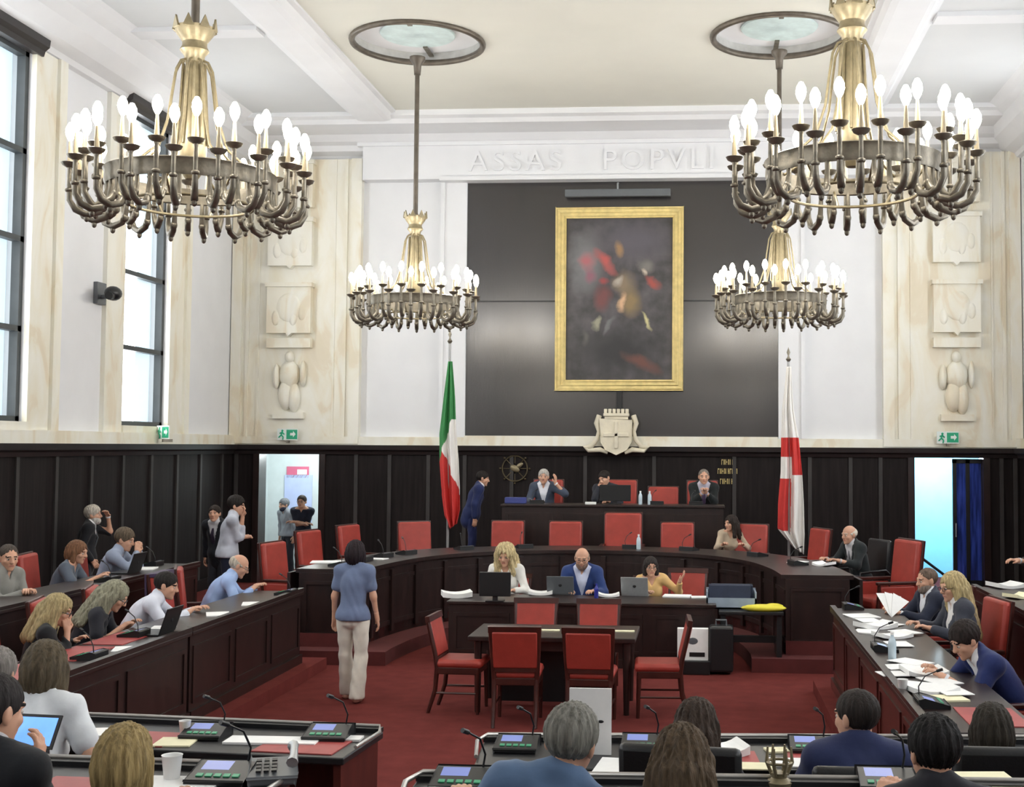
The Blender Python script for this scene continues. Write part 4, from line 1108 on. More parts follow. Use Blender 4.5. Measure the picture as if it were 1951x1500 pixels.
    if jacket:
        js = grow(torso, .032) + sleeve('long', .024, .04) + ([cap(P0 + .02 * up1, P0 - .12 * up1 + _v((0, -.02, 0)), .17, .16)] if not seated else [])
        np_mesh('jacket', [surface(js, h, .035, lambda D, X, Y, Z: neckline(vee(folds(D, X, Y, Z, .003), X, Y, Z, .18, .3), X, Y, Z, .59, .5)) + (0,)], [cloth(jacket)], t)
        for i in (0, 1):
            b = MB(); e = EL[i] + (WR[i] - EL[i]) * .88; b.tube([e, EL[i] + (WR[i] - EL[i]) * .97], .036 * f, 12)
            b.build('cuff', cloth(tc), t, 60)
    if tie:
        R = Ru; b = MB(); pts = []
        for lz, w in ((.5, .02), (.46, .018), (.36, .03), (.26, .036), (.2, .02)):
            pts.append((lz, w))
        vs = []
        for lz, w in pts:
            yy = .128 + .018 * (1 - abs(lz - .33) / .2) - (.05 if lz > .45 else 0) - (.02 if lz > .48 else 0)
            for sx in (-1, 1):
                for dy in (0, .012): vs.append(tuple(VB + R @ _v((sx * w, yy + dy, lz))))
        fs = []
        for i in range(len(pts) - 1):
            o = 4 * i
            for a, c in ((0, 1), (1, 3), (3, 2), (2, 0)): fs.append((o + a, o + c, o + 4 + c, o + 4 + a))
        b.add(vs, fs); b.build('tie', cloth(tie), t, 40)
    d0 = .016
    tr = [ell(P0 + _v((0, 0, -.09)), (.135 * wide, .115, .07))] * (not seated) + [ell(P0 + _v((0, -.005, -.02)), (.168 * f * wide + (.014 if fem else 0), .122, .1), Rs)]
    for i in (0, 1): tr += [cap(HP[i], KN[i], hk + d0 - .004, (.05 if legstyle == 'walk' else .058) + d0), cap(KN[i], AN[i] + (AN[i] - KN[i]) * .08, .056 + d0, (.066 if legstyle == 'walk' else .046) + d0)]
    np_mesh('trousers', [surface(grow(tr, .004), .016, .03 if seated else .012, lambda D, X, Y, Z: np.maximum(folds(D, X, Y, Z), .05 - Z + 0 * X + 0 * Y)) + (0,)], [cloth(legs)], t)
    for i in (0, 1):
        v, q = surface([cap(AN[i] + _v((0, -.035, -.05)), AN[i] + _v((0, .06, -.052)), .042, .044), cap(AN[i] + _v((0, .06, -.055)), AN[i] + _v((0, .16, -.06)), .043, .033)], .012, .02, lambda D, X, Y, Z: np.maximum(D, .004 - Z + 0 * X))
        np_mesh('shoe', [(v, q, 0)], [pm('shoe_%d_%d_%d' % shoes, shoes, .4, var=.05)], t)
    return t
# ------------------------------------------------------------------ who is in the hall
def seat_for(kind, t, label, back=0., sc=None):
    r = t.rotation_euler[2]; p = t.location
    chair(kind, p.x + sin(r) * back, p.y - cos(r) * back, p.z, r, label, sc)
LB, LF, RB = ('X', -7.0), ('X', -5.32), ('X', 2.3)
GREY = (150, 146, 138); DK = (38, 33, 31)
pp = person('man with receding hair in grey shirt leaning on the left rear desk edge', (18, 1036), LB, .3, -105, lean=4, look=(-25, 12, 0), hands=[(-.02, .36, .86), (.06, .38, .86)], curl=(1.2, 1.2), hair=('receding', (74, 66, 60)), top=((134, 133, 128), 'long'))
seat_for('arm', pp, 'red armchair under the man in grey shirt at left edge')
pp = person('woman with brown bob in dark patterned top reaching over left rear desk', (150, 1029), LB, .3, -80, lean=16, look=(-10, 14, 0), hands=[(-.12, .5, .84), (.16, .52, .84)], curl=(.5, .5), hair=('bob', (112, 80, 58)), top=((84, 92, 104), 'short'), fem=True)
seat_for('arm', pp, 'red armchair under the brown haired woman at left rear desk')
pp = person('man in blue grey shirt with clasped hands raised before his face', (240, 1007), LB, .3, -80, lean=16, look=(-5, 16, 0), hands=[(-.05, .42, 1.06), (.05, .42, 1.06)], hdir=[(.25, .1, 1), (-.25, .1, 1)], curl=(1.1, 1.1), hair=('thick', (92, 80, 66)), top=((140, 150, 170), 'long'))
seat_for('arm', pp, 'red armchair under the man with clasped hands')
pp = person('blonde woman in black resting her cheek on one hand', (116, 1132), LF, .13, -65, lean=12, look=(-8, 22, 0), hands=[(-.18, .36, .84), (.05, .3, 1.03)], hdir=[None, (-.1, -.1, 1)], curl=(.6, .9), hair=('long', (168, 152, 112), .26), top=((32, 33, 36), 'long'), fem=True, glasses=True)
seat_for('arm', pp, 'red armchair under the blonde woman in black')
pp = person('woman with long ash grey hair bowed over the left front desk', (226, 1109), LF, .13, -75, lean=22, hunch=14, look=(0, 34, 0), hands=[(-.14, .46, .84), (.16, .42, .84)], hair=('long', (140, 138, 118), .32), top=((36, 37, 44), 'short'), fem=True, glasses=True)
seat_for('arm', pp, 'red armchair under the woman with ash grey hair')
pp = person('dark haired man in white shirt leaning far over the left front desk', (320, 1089), LF, .13, -72, lean=30, hunch=12, look=(-5, 16, 0), hands=[(-.1, .68, .84), (.16, .62, .84)], hair=('short', (34, 30, 29)), top=((212, 216, 228), 'long'))
seat_for('arm', pp, 'red armchair under the dark haired man in white shirt')
pp = person('bald man in light blue shirt and glasses reading at the left front desk', (460, 1057), LF, .13, -68, lean=24, hunch=14, look=(-5, 28, 0), hands=[(-.1, .56, .84), (.16, .5, .86)], hair=('fringe', (178, 170, 156)), top=((154, 178, 220), 'long'), glasses=True)
seat_for('arm', pp, 'red armchair under the bald man in light blue shirt')
person('grey bearded man in dark suit standing by left wall, hand at his brow', (178, 963), ('Y', 17.3), .13, -70, seated=False, lean=2, look=(-5, 0, 0), hands=[(-.08, .3, 1.6), (.2, .12, .95)], hdir=[(.5, -.2, .5), None], hair=('thick', (188, 180, 168)), beard=(196, 192, 186), top=((220, 220, 222), 'long'), tie=(84, 88, 94), jacket=(27, 28, 33))
person('man in pale grey shirt standing with hand over his mouth', (452, 945), ('Y', 18.75), .0, -70, seated=False, lean=3, look=(-10, 8, 0), hands=[(.0, .2, 1.47), (-.12, .28, 1.17)], hdir=[(.2, -.1, 1), (-1, .1, 0)], hair=('thick', (36, 31, 29)), top=((182, 186, 198), 'rolled'), legs=(34, 38, 56))
person('man in dark suit standing half hidden behind man in pale grey shirt', (409, 962), ('Y', 19.5), 0, 165, seated=False, look=(20, 0, 0), hair=('short', (46, 38, 34)), top=((210, 210, 214), 'long'), jacket=(27, 29, 37), tie=(50, 40, 60))
person('man in black tee shirt and glasses with crossed arms in left doorway', (575, 943), ('Y', 24.35), 0, 178, seated=False, look=(0, 0, 0), hands=[(.14, .2, 1.2), (-.13, .23, 1.16)], hdir=[(1, .1, .1), (-1, .1, .1)], hair=('short', (66, 58, 54)), top=((32, 36, 50), 'short'), glasses=True)
person('grey haired person with dark scarf standing behind in left doorway', (541, 951), ('Y', 25.1), 0, 150, seated=False, look=(-10, 5, 0), hair=('thick', (116, 118, 122)), beard=(52, 54, 70), top=((150, 152, 158), 'long'))
person('woman in blue tee shirt and cream trousers walking across the red carpet', (679, 1028), ('Y', 13.0), 0, -4, seated=False, lean=1, hunch=6, look=(-6, 4, 0), hands=[(-.25, .06, .8), (.26, .1, .82)], curl=(.5, .5), hair=('bob', (36, 28, 32)), top=((104, 118, 148), 'short'), legs=(216, 210, 198), legstyle='walk', shoes=(188, 150, 132), fem=True, fine=.85)
person('dark haired man in navy suit standing left of the presidency bench', (921, 897), ('Y', 21.35), .6, -78, seated=False, lean=12, hunch=8, look=(0, 12, 0), hair=('short', DK), top=((214, 214, 220), 'long'), jacket=(34, 44, 86), legs=(34, 42, 82), tie=(40, 44, 70))
BY = ('Y', 21.55)
pp = person('grey haired man in grey suit seated at left of the presidency bench', (1036, 893), BY, .95, 176, look=(8, 4, 0), hands=[(-.24, .26, 1.12), (.16, .4, .82)], hdir=[(0, .1, 1), None], curl=(.4, .8), hair=('short', (178, 174, 168)), top=((226, 228, 236), 'long'), jacket=(66, 74, 90), dh=0.73)
seat_for('arm', pp, 'red armchair under grey haired man at presidency bench')
pp = person('person half hidden behind the screen on the presidency bench, hand at face', (1150, 897), BY, .95, 165, lean=14, look=(-20, 20, 10), hands=[(-.16, .4, .82), (.1, .26, 1.06)], hdir=[None, (-.3, -.1, 1)], hair=('short', (40, 34, 32)), top=((44, 46, 54), 'long'), dh=0.73)
p = on('Y', 21.8, 1183, 905); chair('arm', p.x, p.y, .95, pi, 'red armchair behind the screen on the presidency bench')
p = on('Y', 21.7, 1263, 905); chair('arm', p.x, p.y, .84, pi, 'empty red armchair between the two men on presidency bench')
pp = person('balding man in black suit with joined hands at right of presidency bench', (1341, 893), BY, .95, 183, look=(0, 6, 0), hands=[(-.03, .36, .96), (.03, .36, .96)], hdir=[(.4, .5, .7), (-.4, .5, .7)], curl=(1., 1.), hair=('receding', (120, 112, 104)), top=((190, 186, 200), 'long'), jacket=(28, 32, 33), tie=(96, 78, 110), dh=0.73)
seat_for('arm', pp, 'red armchair under the balding man at presidency bench')
pp = person('dark haired woman in beige seated at the curved desk', (1392, 981), ('Y', 19.95), .33, 172, lean=8, look=(-38, 6, 0), hands=[(-.24, .42, .84), (.1, .44, .86)], hair=('long', (46, 38, 34), .24), top=((184, 168, 146), 'long'), fem=True, dh=0.78)
pp = person('white haired man in dark suit at the right end of the curved desk', (1617, 1000), ('Y', 17.35), .33, 116, lean=12, look=(8, 8, 0), hands=[(-.2, .5, .84), (.12, .52, .84)], hair=('fringe', (208, 202, 188)), top=((196, 194, 198), 'long'), jacket=(33, 38, 40), tie=(120, 120, 126), dh=0.78)
seat_for('black', pp, 'black chair under the white haired man in dark suit')
SY = ('Y', 16.2)
pp = person('woman with curly blonde hair in white blouse behind black monitor', (962, 1037), SY, 0, 175, lean=10, look=(0, 18, 0), hair=('curly', (200, 182, 140), .24), top=((230, 228, 222), 'long'), fem=True, dh=0.77)
seat_for('side', pp, 'red chair under the curly blonde secretary')
pp = person('bald bearded man in blue jacket at middle of the secretaries desk', (1109, 1043), SY, 0, 182, lean=8, look=(0, 16, 0), hair=('fringe', (150, 132, 116)), beard=(128, 104, 92), top=((208, 214, 238), 'long'), jacket=(44, 64, 116), glasses=True, dh=0.77)
seat_for('side', pp, 'red chair under the bald bearded man')
pp = person('dark haired woman in yellow top raising one hand at secretaries desk', (1240, 1060), SY, 0, 185, lean=10, slean=4, look=(8, 8, 0), hands=[(-.36, .3, 1.04), (.12, .42, .82)], hdir=[(-.5, .2, .8), None], curl=(.4, .6), hair=('bob', (48, 42, 40)), top=((222, 184, 124), 'long'), fem=True, glasses=True, dh=0.77)
seat_for('side', pp, 'red chair under the woman in yellow top')
p = on('Y', 16.6, 1306, 1080); chair('side', p.x, p.y, 0, pi - .1, 'empty red chair right of the woman in yellow top', 1.08)
pp = person('man in dark suit holding up white sheets at the right bench', (1764, 1081), RB, .13, 104, lean=-2, hunch=8, look=(5, 10, 0), hands=[(-.12, .42, .9), (.12, .4, .88)], hair=('receding', (104, 88, 76)), beard=(120, 108, 100), top=((220, 222, 228), 'long'), jacket=(36, 41, 58))
seat_for('arm', pp, 'red armchair under man holding white sheets')
pp = person('woman with long blonde hair and glasses at the right bench', (1812, 1089), ('X', 2.32), .13, 100, lean=4, look=(10, 12, 0), hair=('long', (178, 160, 118), .44), top=((226, 224, 222), 'long'), jacket=(58, 61, 72), fem=True, glasses=True)
seat_for('arm', pp, 'red armchair under woman with long blonde hair')
pp = person('dark haired man in navy suit bent over papers at right bench', (1834, 1187), ('X', 1.93), .13, 102, lean=30, hunch=12, look=(5, 30, 0), hands=[(-.14, .64, .84), (.14, .6, .84)], hair=('thick', (42, 35, 33)), top=((226, 226, 230), 'long'), jacket=(32, 44, 92))
seat_for('arm', pp, 'red armchair under the man bent over papers')
pp = person('person in black at right edge, only a pointing hand in view', (1994, 984), ('Y', 14.2), .3, 92, seated=False, look=(10, 5, 0), hands=[(-.2, .08, .85), (.04, .48, 1.22)], hdir=[None, (-.1, 1, .12)], curl=(.5, .7), hair=('short', DK), top=((200, 200, 204), 'long'), jacket=(24, 25, 28))
# public rows, seen from behind
A, B = ('Y', 6.1), ('Y', 4.5)
pp = person('woman with dark blonde hair in white short sleeved blouse, front left row', (90, 1220), ('Y', 6.4), .2, 4, lean=14, hunch=14, slean=-3, look=(10, 24, 0), hands=[(-.2, .4, .84), (.2, .32, .82)], hair=('bob', (84, 74, 58)), top=((220, 224, 228), 'short'), fem=True, fine=.85, dh=0.84)
seat_for('black', pp, 'black chair under the woman in white blouse')
pp = person('dark haired man in black jacket at the lower left corner', (-8, 1279), ('Y', 4.35), .48, -10, lean=2, look=(-10, 10, 0), hands=[(-.3, .43, 1.0), (-.06, .42, .95)], hdir=[(.1, .35, 1), (-.1, .35, 1)], hair=('short', (42, 38, 38)), top=((180, 180, 184), 'long'), jacket=(28, 30, 35), fine=.85)
seat_for('black', pp, 'black chair under the man at the lower left corner')
pp = person('grey haired person at left edge beyond the woman in white blouse', (-4, 1236), ('Y', 6.6), .2, 5, lean=6, look=(0, 8, 0), hair=('thick', (132, 128, 124)), top=((44, 46, 52), 'long'), fine=.85, dh=.84)
seat_for('black', pp, 'black chair under the grey haired person at left edge')
pp = person('woman with streaked blonde hair seen from behind at bottom left', (243, 1376), ('Y', 4.25), .48, 0, lean=8, look=(-4, 8, 0), hair=('bob', (150, 130, 88)), top=((46, 56, 66), 'long'), fem=True, fine=.75)
seat_for('black', pp, 'black chair under the woman with streaked blonde hair')
pp = person('grey haired man in blue shirt leaning to the right, seen from behind', (1092, 1344), B, .48, -6, lean=8, slean=14, look=(-8, 8, 6), hands=[(-.34, .36, .82), (.1, .4, .84)], hair=('thick', (122, 120, 112)), top=((92, 116, 148), 'long'), fine=.75, wide=1.08)
seat_for('black', pp, 'black chair under the grey haired man in blue shirt')
pp = person('woman with long brown hair seen from behind, nearest in bottom middle', (1300, 1376), ('Y', 4.4), .48, 0, lean=8, look=(-5, 8, 0), hair=('long', (82, 68, 52), .26), top=((60, 52, 48), 'long'), fem=True, fine=.75)
seat_for('black', pp, 'black chair under nearest long haired woman')
pp = person('woman with dark brown hair in front row, partly hidden by nearer woman', (1330, 1328), A, .2, -8, lean=8, look=(-14, 10, 0), hair=('long', (58, 46, 38), .24), top=((42, 40, 44), 'long'), fem=True, fine=.85, dh=0.84)
seat_for('black', pp, 'black chair under dark haired woman of the front row', .06, 1.08)
pp = person('dark haired man in navy jacket turned left in the front row', (1630, 1311), A, .2, 0, lean=6, look=(42, 4, 0), hair=('short', (44, 38, 35)), top=((206, 206, 214), 'long'), jacket=(42, 50, 86), fine=.85, dh=0.84)
seat_for('black', pp, 'wide black leather chair behind the man in navy jacket', .06)
pp = person('black haired person seen from behind at lower right', (1778, 1384), ('Y', 4.6), .48, 4, lean=8, look=(8, 6, 0), hair=('thick', (28, 26, 26)), top=((38, 38, 44), 'long'), fine=.75)
seat_for('black', pp, 'black chair under black haired person at lower right')
pp = person('person with dark brown bob in front row at right edge', (1888, 1336), A, .2, 0, lean=6, look=(0, 8, 0), hair=('bob', (48, 43, 36)), top=((46, 48, 52), 'long'), fem=True, fine=.85, dh=0.84)
seat_for('black', pp, 'black chair under the person with dark bob', .06, 1.1)
for x, y, z, rz, lab in ((-7.2, 13.08, .3, -1.4, 'empty red armchair between the two people at left rear desk'), (-5.6, 13.5, .13, -1.5, 'empty red armchair behind bald man and white shirted man'), (-5.55, 9.3, .13, -1.5, 'red armchair at the left edge of the front bench'),
                         (2.55, 8.95, .13, 1.45, 'red armchair at the right edge behind man bent over papers')):
    chair('arm', x, y, z, rz, lab)

# ================================================================== THINGS ON THE DESKS
def put(px, py, z): return on('Z', z, px, py)
def mic_proto():
    t = thing('microphone_console', '', 'microphone', (0, 0, 0), 0, 'conference microphones on the desks')
    b = MB(); b.prism([(-.1, 0), (.1, 0), (.1, .055), (.06, .06), (-.1, .022)], -.11, .11, 'X'); b.build('base', BLACK, t, bevel=.006)
    b = MB(); b.box((-.03, .025, .05), (.11, .07, .004), Matrix.Rotation(.235, 3, 'X')); b.build('display', SCREENB, t)
    b = MB()
    for k in range(5): b.box((-.07 + k * .035, -.055, .034), (.025, .022, .006), Matrix.Rotation(.235, 3, 'X'))
    b.build('button_row', GREENL, t)
    b = MB(); b.tube([(.07, .07, .05), (.08, .07, .11), (.065, .03, .18), (.03, -.04, .22)], .0045, 6); g = b.build('gooseneck', BLACK, t, 60)
    b = MB(); b.tube([(.03, -.04, .22), (.014, -.075, .235)], .01, 8); b.build('microphone_head', BLACK, g, 60)
    return t
MIC = [None]
def mic(p, rz, label, s=1.):
    if MIC[0] is None:
        MIC[0] = mic_proto(); t = MIC[0]; t.location = p; t.rotation_euler = (0, 0, rz); t['label'] = label
    else: t = dup(MIC[0], p, rz, label)
    t.scale = (s,) * 3
def sheet(p, rz, label, w=.21, d=.297, th=.006, m=None, tilt=0, cat='paper', name='paper_sheet', group='papers on the desks', curl=.0):
    b = MB(); n = 6
    for k in range(n):
        pass
    vs = []; fs = []
    for j in (0, 1):
        for i in range(n + 1):
            u = i / n - .5
            z = (th if j else 0) + curl * (4 * u * u) * (.5 if j == 0 else 1) + .001
            for s in (-.5, .5): vs.append((u * w, s * d, z))
    o = 2 * (n + 1)
    for i in range(n):
        a = 2 * i; fs += [(a, a + 2, a + 3, a + 1), (o + a, o + a + 1, o + a + 3, o + a + 2), (a, o + a, o + a + 2, a + 2), (a + 1, a + 3, o + a + 3, o + a + 1)]
    fs += [(0, 1, o + 1, o), (2 * n, o + 2 * n, o + 2 * n + 1, 2 * n + 1)]
    b.add(vs, fs)
    ob = b.build(name, m or PAPER); ob.location = p; ob.rotation_euler = (tilt, 0, rz); tag(ob, label, cat, group); return ob
# microphones
for px, py, z, rz, lab, s in ((392, 1404, 1.04, 0, 'microphone console beside the white cup on front left desk', 1), (626, 1407, 1.04, 0, 'microphone console at the aisle end of front left desk', 1.05),
                           (425, 1488, 1.30, 0, 'microphone console on the second row desk, bottom left', 1.05), (985, 1428, 1.04, 0, 'microphone console left of the grey haired man in blue shirt', 1), (1225, 1426, 1.04, 0, 'microphone console behind the white placard on front right desk', 1),
                           (880, 1499, 1.30, 0, 'microphone console under the arm of grey haired man in blue shirt', 1), (1690, 1500, 1.30, 0, 'microphone console at bottom right, second row desk', 1), (1545, 1430, 1.04, 0, 'microphone console before the man in navy jacket', 1),
                           (545, 1133, .95, -pi / 2, 'microphone console at the step end of left front bench', 1), (255, 1213, .95, -pi / 2, 'microphone console before the woman with ash grey hair', 1), (170, 1255, .95, -pi / 2, 'microphone console nearest on the left front bench', 1),
                           (1625, 1160, .95, pi / 2, 'microphone console at the far end of right bench', 1), (1685, 1240, .95, pi / 2, 'microphone console in the middle of right bench', 1), (1775, 1345, .95, pi / 2, 'microphone console near the close end of right bench', 1),
                           (205, 1108, 1.12, -pi / 2, 'microphone console before the brown haired woman, left rear desk', 1), (290, 1078, 1.12, -pi / 2, 'microphone console beyond the clasped hands, left rear desk', 1)):
    mic(put(px, py, z), rz, lab, s)
m_lab = ['leftmost microphone console on the curved desk', 'microphone console left of the tricolour flag on curved desk', 'microphone console behind the tricolour flag base on curved desk', 'microphone console behind the curly blonde woman on curved desk',
         'microphone console behind the bald bearded man on curved desk', 'microphone console before the wide armchair on curved desk', 'microphone console left of woman in beige on curved desk', 'microphone console right of woman in beige on curved desk', 'microphone console below the white and red flag on curved desk', 'microphone console before white haired man on curved desk']
for k, (px, i) in enumerate(zip(range(10), (3, 7, 10, 13, 19, 24, 33, 38, 45, 52))):
    i = min(i, len(INC) - 1); q = INC[i] * .45 + OUTC[i] * .55; d = (INC[i] - OUTC[i]).normalized()
    mic((q.x, q.y, 1.11), atan2(d.y, d.x) - pi / 2, m_lab[k])
for x, lab in ((-2.75, 'microphone console before the grey haired man on presidency bench'), (-.75, 'microphone console before the empty armchair on presidency bench'), (-.1, 'microphone console before the balding man on presidency bench')):
    mic((x, 21.02, 1.68), pi, lab)
# papers: (pixel, desk height, turn, w, d, thickness, label, material)
for px, py, z, rz, w, d, th, lab, m in (
    (520, 1414, 1.04, .02, .5, .16, .012, 'long white paper sheet between two consoles on front left desk', PAPER), (196, 1398, 1.04, .25, .24, .2, .01, 'white sheet with dark picture beside the elbow of woman in white', PAPER),
    (335, 1416, 1.04, .1, .2, .2, .008, 'cream sheet left of the first console on front left desk', CREAMP), (672, 1410, 1.04, .02, .1, .1, .012, 'small white card at the aisle end of front left desk', PAPER),
    (345, 1497, 1.30, .02, .3, .2, .01, 'white sheet at bottom edge beside the blonde head', PAPER), (1175, 1462, 1.04, -.1, .2, .3, .008, 'white sheet right of the grey haired man in blue shirt', PAPER),
    (1385, 1436, 1.04, .3, .18, .22, .03, 'crumpled white sheets right of the dark haired woman', PAPER), (1505, 1455, 1.04, .0, .22, .18, .006, 'pink tinted sheet before the black leather chair', PAPER), (1440, 1462, 1.04, 0, .2, .14, .006, 'cream sheet beside the brass ornament', CREAMP),
    (1866, 1495, 1.30, .1, .3, .3, .012, 'large cream sheet at the bottom right edge', CREAMP), (1480, 1432, 1.04, .2, .12, .1, .01, 'small cream card above the brass ornament', CREAMP),
    (240, 1238, .95, .3, .2, .26, .008, 'white sheet on the left front bench before ash grey haired woman', PAPER), (310, 1198, .95, .2, .2, .24, .01, 'white sheet under the hands of man in white shirt', PAPER), (415, 1172, .95, .4, .22, .3, .012, 'white printed sheet between the two shirted men', PAPER), (480, 1152, .95, .3, .2, .3, .01, 'white sheet being read by the bald man in blue shirt', PAPER),
    (272, 1085, 1.12, .2, .3, .3, .015, 'white sheet beyond the clasped hands on left rear desk', PAPER),
    (630, 1072, 1.11, .2, .5, .32, .012, 'wide white sheets on the left end of curved desk', PAPER), (718, 1066, 1.11, -.2, .26, .2, .01, 'white sheet right of the walking woman on curved desk', PAPER), (1085, 952, 1.68, 0, .0, .0, 0, '', None),
    (1520, 1072, 1.11, -.5, .2, .28, .01, 'white sheet on the curved desk below the white and red flag', PAPER), (1570, 1078, 1.11, -.6, .2, .28, .02, 'stack of sheets before the white haired man', PAPER),
    (870, 1138, .77, .3, .36, .28, .05, 'untidy pile of white sheets at left end of secretaries desk', PAPER), (1030, 1133, .77, .1, .3, .24, .03, 'white sheets between monitor and middle laptop', PAPER), (1160, 1137, .77, .1, .26, .2, .02, 'white sheets between the two laptops', PAPER),
    (1290, 1137, .77, -.1, .34, .24, .015, 'white sheets right of the right laptop', PAPER), (1335, 1139, .77, .1, .24, .2, .01, 'white sheet at right end of the secretaries desk', PAPER),
    (1040, 1202, .76, 0, .28, .07, .01, 'bright cream strip of paper between two chairs on central table', CREAMP), (1190, 1204, .76, 0, .2, .07, .01, 'small cream paper near right end of central table', CREAMP),
    (1640, 1175, .95, .3, .3, .3, .01, 'white sheet at far end of the right bench', PAPER), (1668, 1197, .95, .5, .34, .24, .03, 'heap of white sheets before the man with raised papers', PAPER), (1700, 1215, .95, .4, .3, .22, .02, 'white booklet before the blonde woman on right bench', PAPER), (1650, 1205, .95, -.3, .2, .25, .012, 'sheet overhanging the front edge of right bench', PAPER),
    (1720, 1273, .95, .3, .3, .22, .012, 'white sheets left of the man bent over papers', PAPER), (1760, 1285, .95, .1, .3, .3, .02, 'open white file under the hands of the bent man', PAPER), (1770, 1318, .95, .3, .34, .26, .02, 'stack of white sheets nearest on the right bench', PAPER), (1805, 1333, .95, .2, .24, .2, .012, 'pale green topped sheet at near end of right bench', CREAMP),
    (1915, 1120, 1.14, .3, .3, .3, .03, 'white sheets on the desk at the right edge', PAPER), (1940, 1140, 1.14, .6, .24, .2, .02, 'cream sheets on the desk at the right edge', CREAMP)):
    if m is None: continue
    sheet(put(px, py, z), rz, lab, w, d, th, m, curl=.03 if th >= .02 else .0)
# sheets held up
p = on('X', 1.88, 1678, 1150)
b = MB()
for k, a in enumerate((-.5, -.2, .12)):
    b.prism([(0, 0), (.06 * cos(a + 1.9), .06 * sin(a + 1.9)), (.3 * cos(a + 1.7) , .3 * sin(a + 1.7)), (.3 * cos(a + 1.1), .3 * sin(a + 1.1))], -.002 + k * .006, .001 + k * .006, 'Y')
o = b.build('paper_fan', PAPER); o.location = on('X', 1.88, 1700, 1176); o.rotation_euler = (-.7, 0, .35); tag(o, 'white sheets held up fan-like by the man in dark suit', 'paper')
# laptops, monitors, folders
def laptop(p, rz, label, lid, a=1.9):
    t = thing('laptop', label, 'laptop', p, rz, 'laptops on the secretaries desk')
    b = MB(); b.bb(-.17, .17, -.12, .12, 0, .018); b.build('keyboard_base', lid, t, bevel=.004)
    b = MB(); b.box((0, -.125 - .115 * cos(pi - a), .018 + .115 * sin(pi - a)), (.34, .012, .24), Matrix.Rotation(-(a - pi / 2), 3, 'X') if False else Matrix.Rotation(a - pi / 2, 3, 'X')); l = b.build('lid', lid, t, bevel=.004)
    b = MB(); b.ell((0, -.133 - .115 * cos(pi - a), .02 + .115 * sin(pi - a)), (.022, .004, .022), 12, 6); b.build('badge', BLACK, l, 60)
laptop(put(1070, 1132, .77), 0, 'grey laptop in front of the bald bearded man', GREYP)
laptop(put(1212, 1134, .77), -.08, 'silver laptop in front of the woman in yellow', SILVER)
t = thing('monitor', 'black monitor back in front of the curly blonde woman', 'monitor', put(943, 1146, .77))
b = MB(); b.bb(-.19, .19, -.02, .02, .06, .35); b.build('screen', BLACK, t, bevel=.008)
b = MB(); b.bb(-.03, .03, 0, .03, .0, .1); b.bb(-.11, .11, -.06, .08, 0, .012); b.build('stand', BLACK, t)
t = thing('monitor', 'black monitor hiding a person on the presidency bench', 'monitor', on('Y', 21.0, 1172, 952))
t.location.z = 1.68
b = MB(); b.bb(-.26, .26, -.02, .02, .05, .32); b.build('screen', BLACK, t, bevel=.008)
b = MB(); b.bb(-.03, .03, 0, .03, .0, .1); b.bb(-.11, .11, -.06, .08, 0, .012); b.build('stand', BLACK, t)
b = MB(); b.bb(-.18, .18, -.06, .06, 0, .1); o = b.build('blue_folder', NAVYF, bevel=.01); o.location = (on('Y', 20.6, 976, 950).x, 21.0, 1.68); tag(o, 'blue folder on the left end of the presidency bench', 'folder')
b = MB(); b.bb(-.09, .09, -.05, .05, 0, .035); o = b.build('paper_stack', PAPER); o.location = (on('Y', 20.6, 1122, 950).x, 20.95, 1.68); tag(o, 'white paper stack left of monitor on presidency bench', 'paper')
# bottles and cups
def bottle(p, label, m=GLASS, s=1., capm=PAPER):
    t = thing('bottle', label, 'bottle', p, 0, 'water bottles'); t.scale = (s,) * 3
    b = MB(); b.lathe([(.03, 0), (.033, .01), (.033, .13), (.028, .16), (.013, .19), (.013, .205)], 14); b.build('body', m, t, 40)
    b = MB(); b.lathe([(.015, .2), (.015, .222)], 12); b.build('cap', capm, t, 40)
bottle(put(1136, 1140, .77), 'deep blue bottle beside the bald bearded man', BLUECAP, .8, BLUECAP)
bottle((on('Y', 20.6, 1218, 950).x, 20.98, 1.68), 'plastic bottle right of the monitor on presidency bench', GLASS)
bottle((on('Y', 18.9, 1217, 1045).x, 18.85, 1.11), 'plastic bottle before the wide central armchair', GLASS)
bottle((on('Y', 20.6, 1236, 950).x, 20.95, 1.68), 'plastic bottle before the empty armchair on presidency bench', GLASS)
bottle(put(1700, 1258, .95), 'small plastic bottle in the middle of the right bench', GLASS)
def cup(p, label, s=1.):
    t = thing('paper_cup', label, 'cup', p, 0, 'white cups'); t.scale = (s,) * 3
    b = MB(); b.lathe([(.028, 0), (.03, .002), (.04, .1), (.042, .102), (.038, .1), (.029, .012), (0, .01)], 18); b.build('cup_body', CUPW, t, 40)
cup(put(352, 1402, 1.04), 'white cup on the front left desk beside console', .8)
cup(put(327, 1488, 1.30), 'tall white cup beside the blonde head at bottom left', 1.0)
cup(put(1795, 1190, 1.0) if False else put(1720, 1320, .95), 'white paper cup near the front edge of right bench', .9)
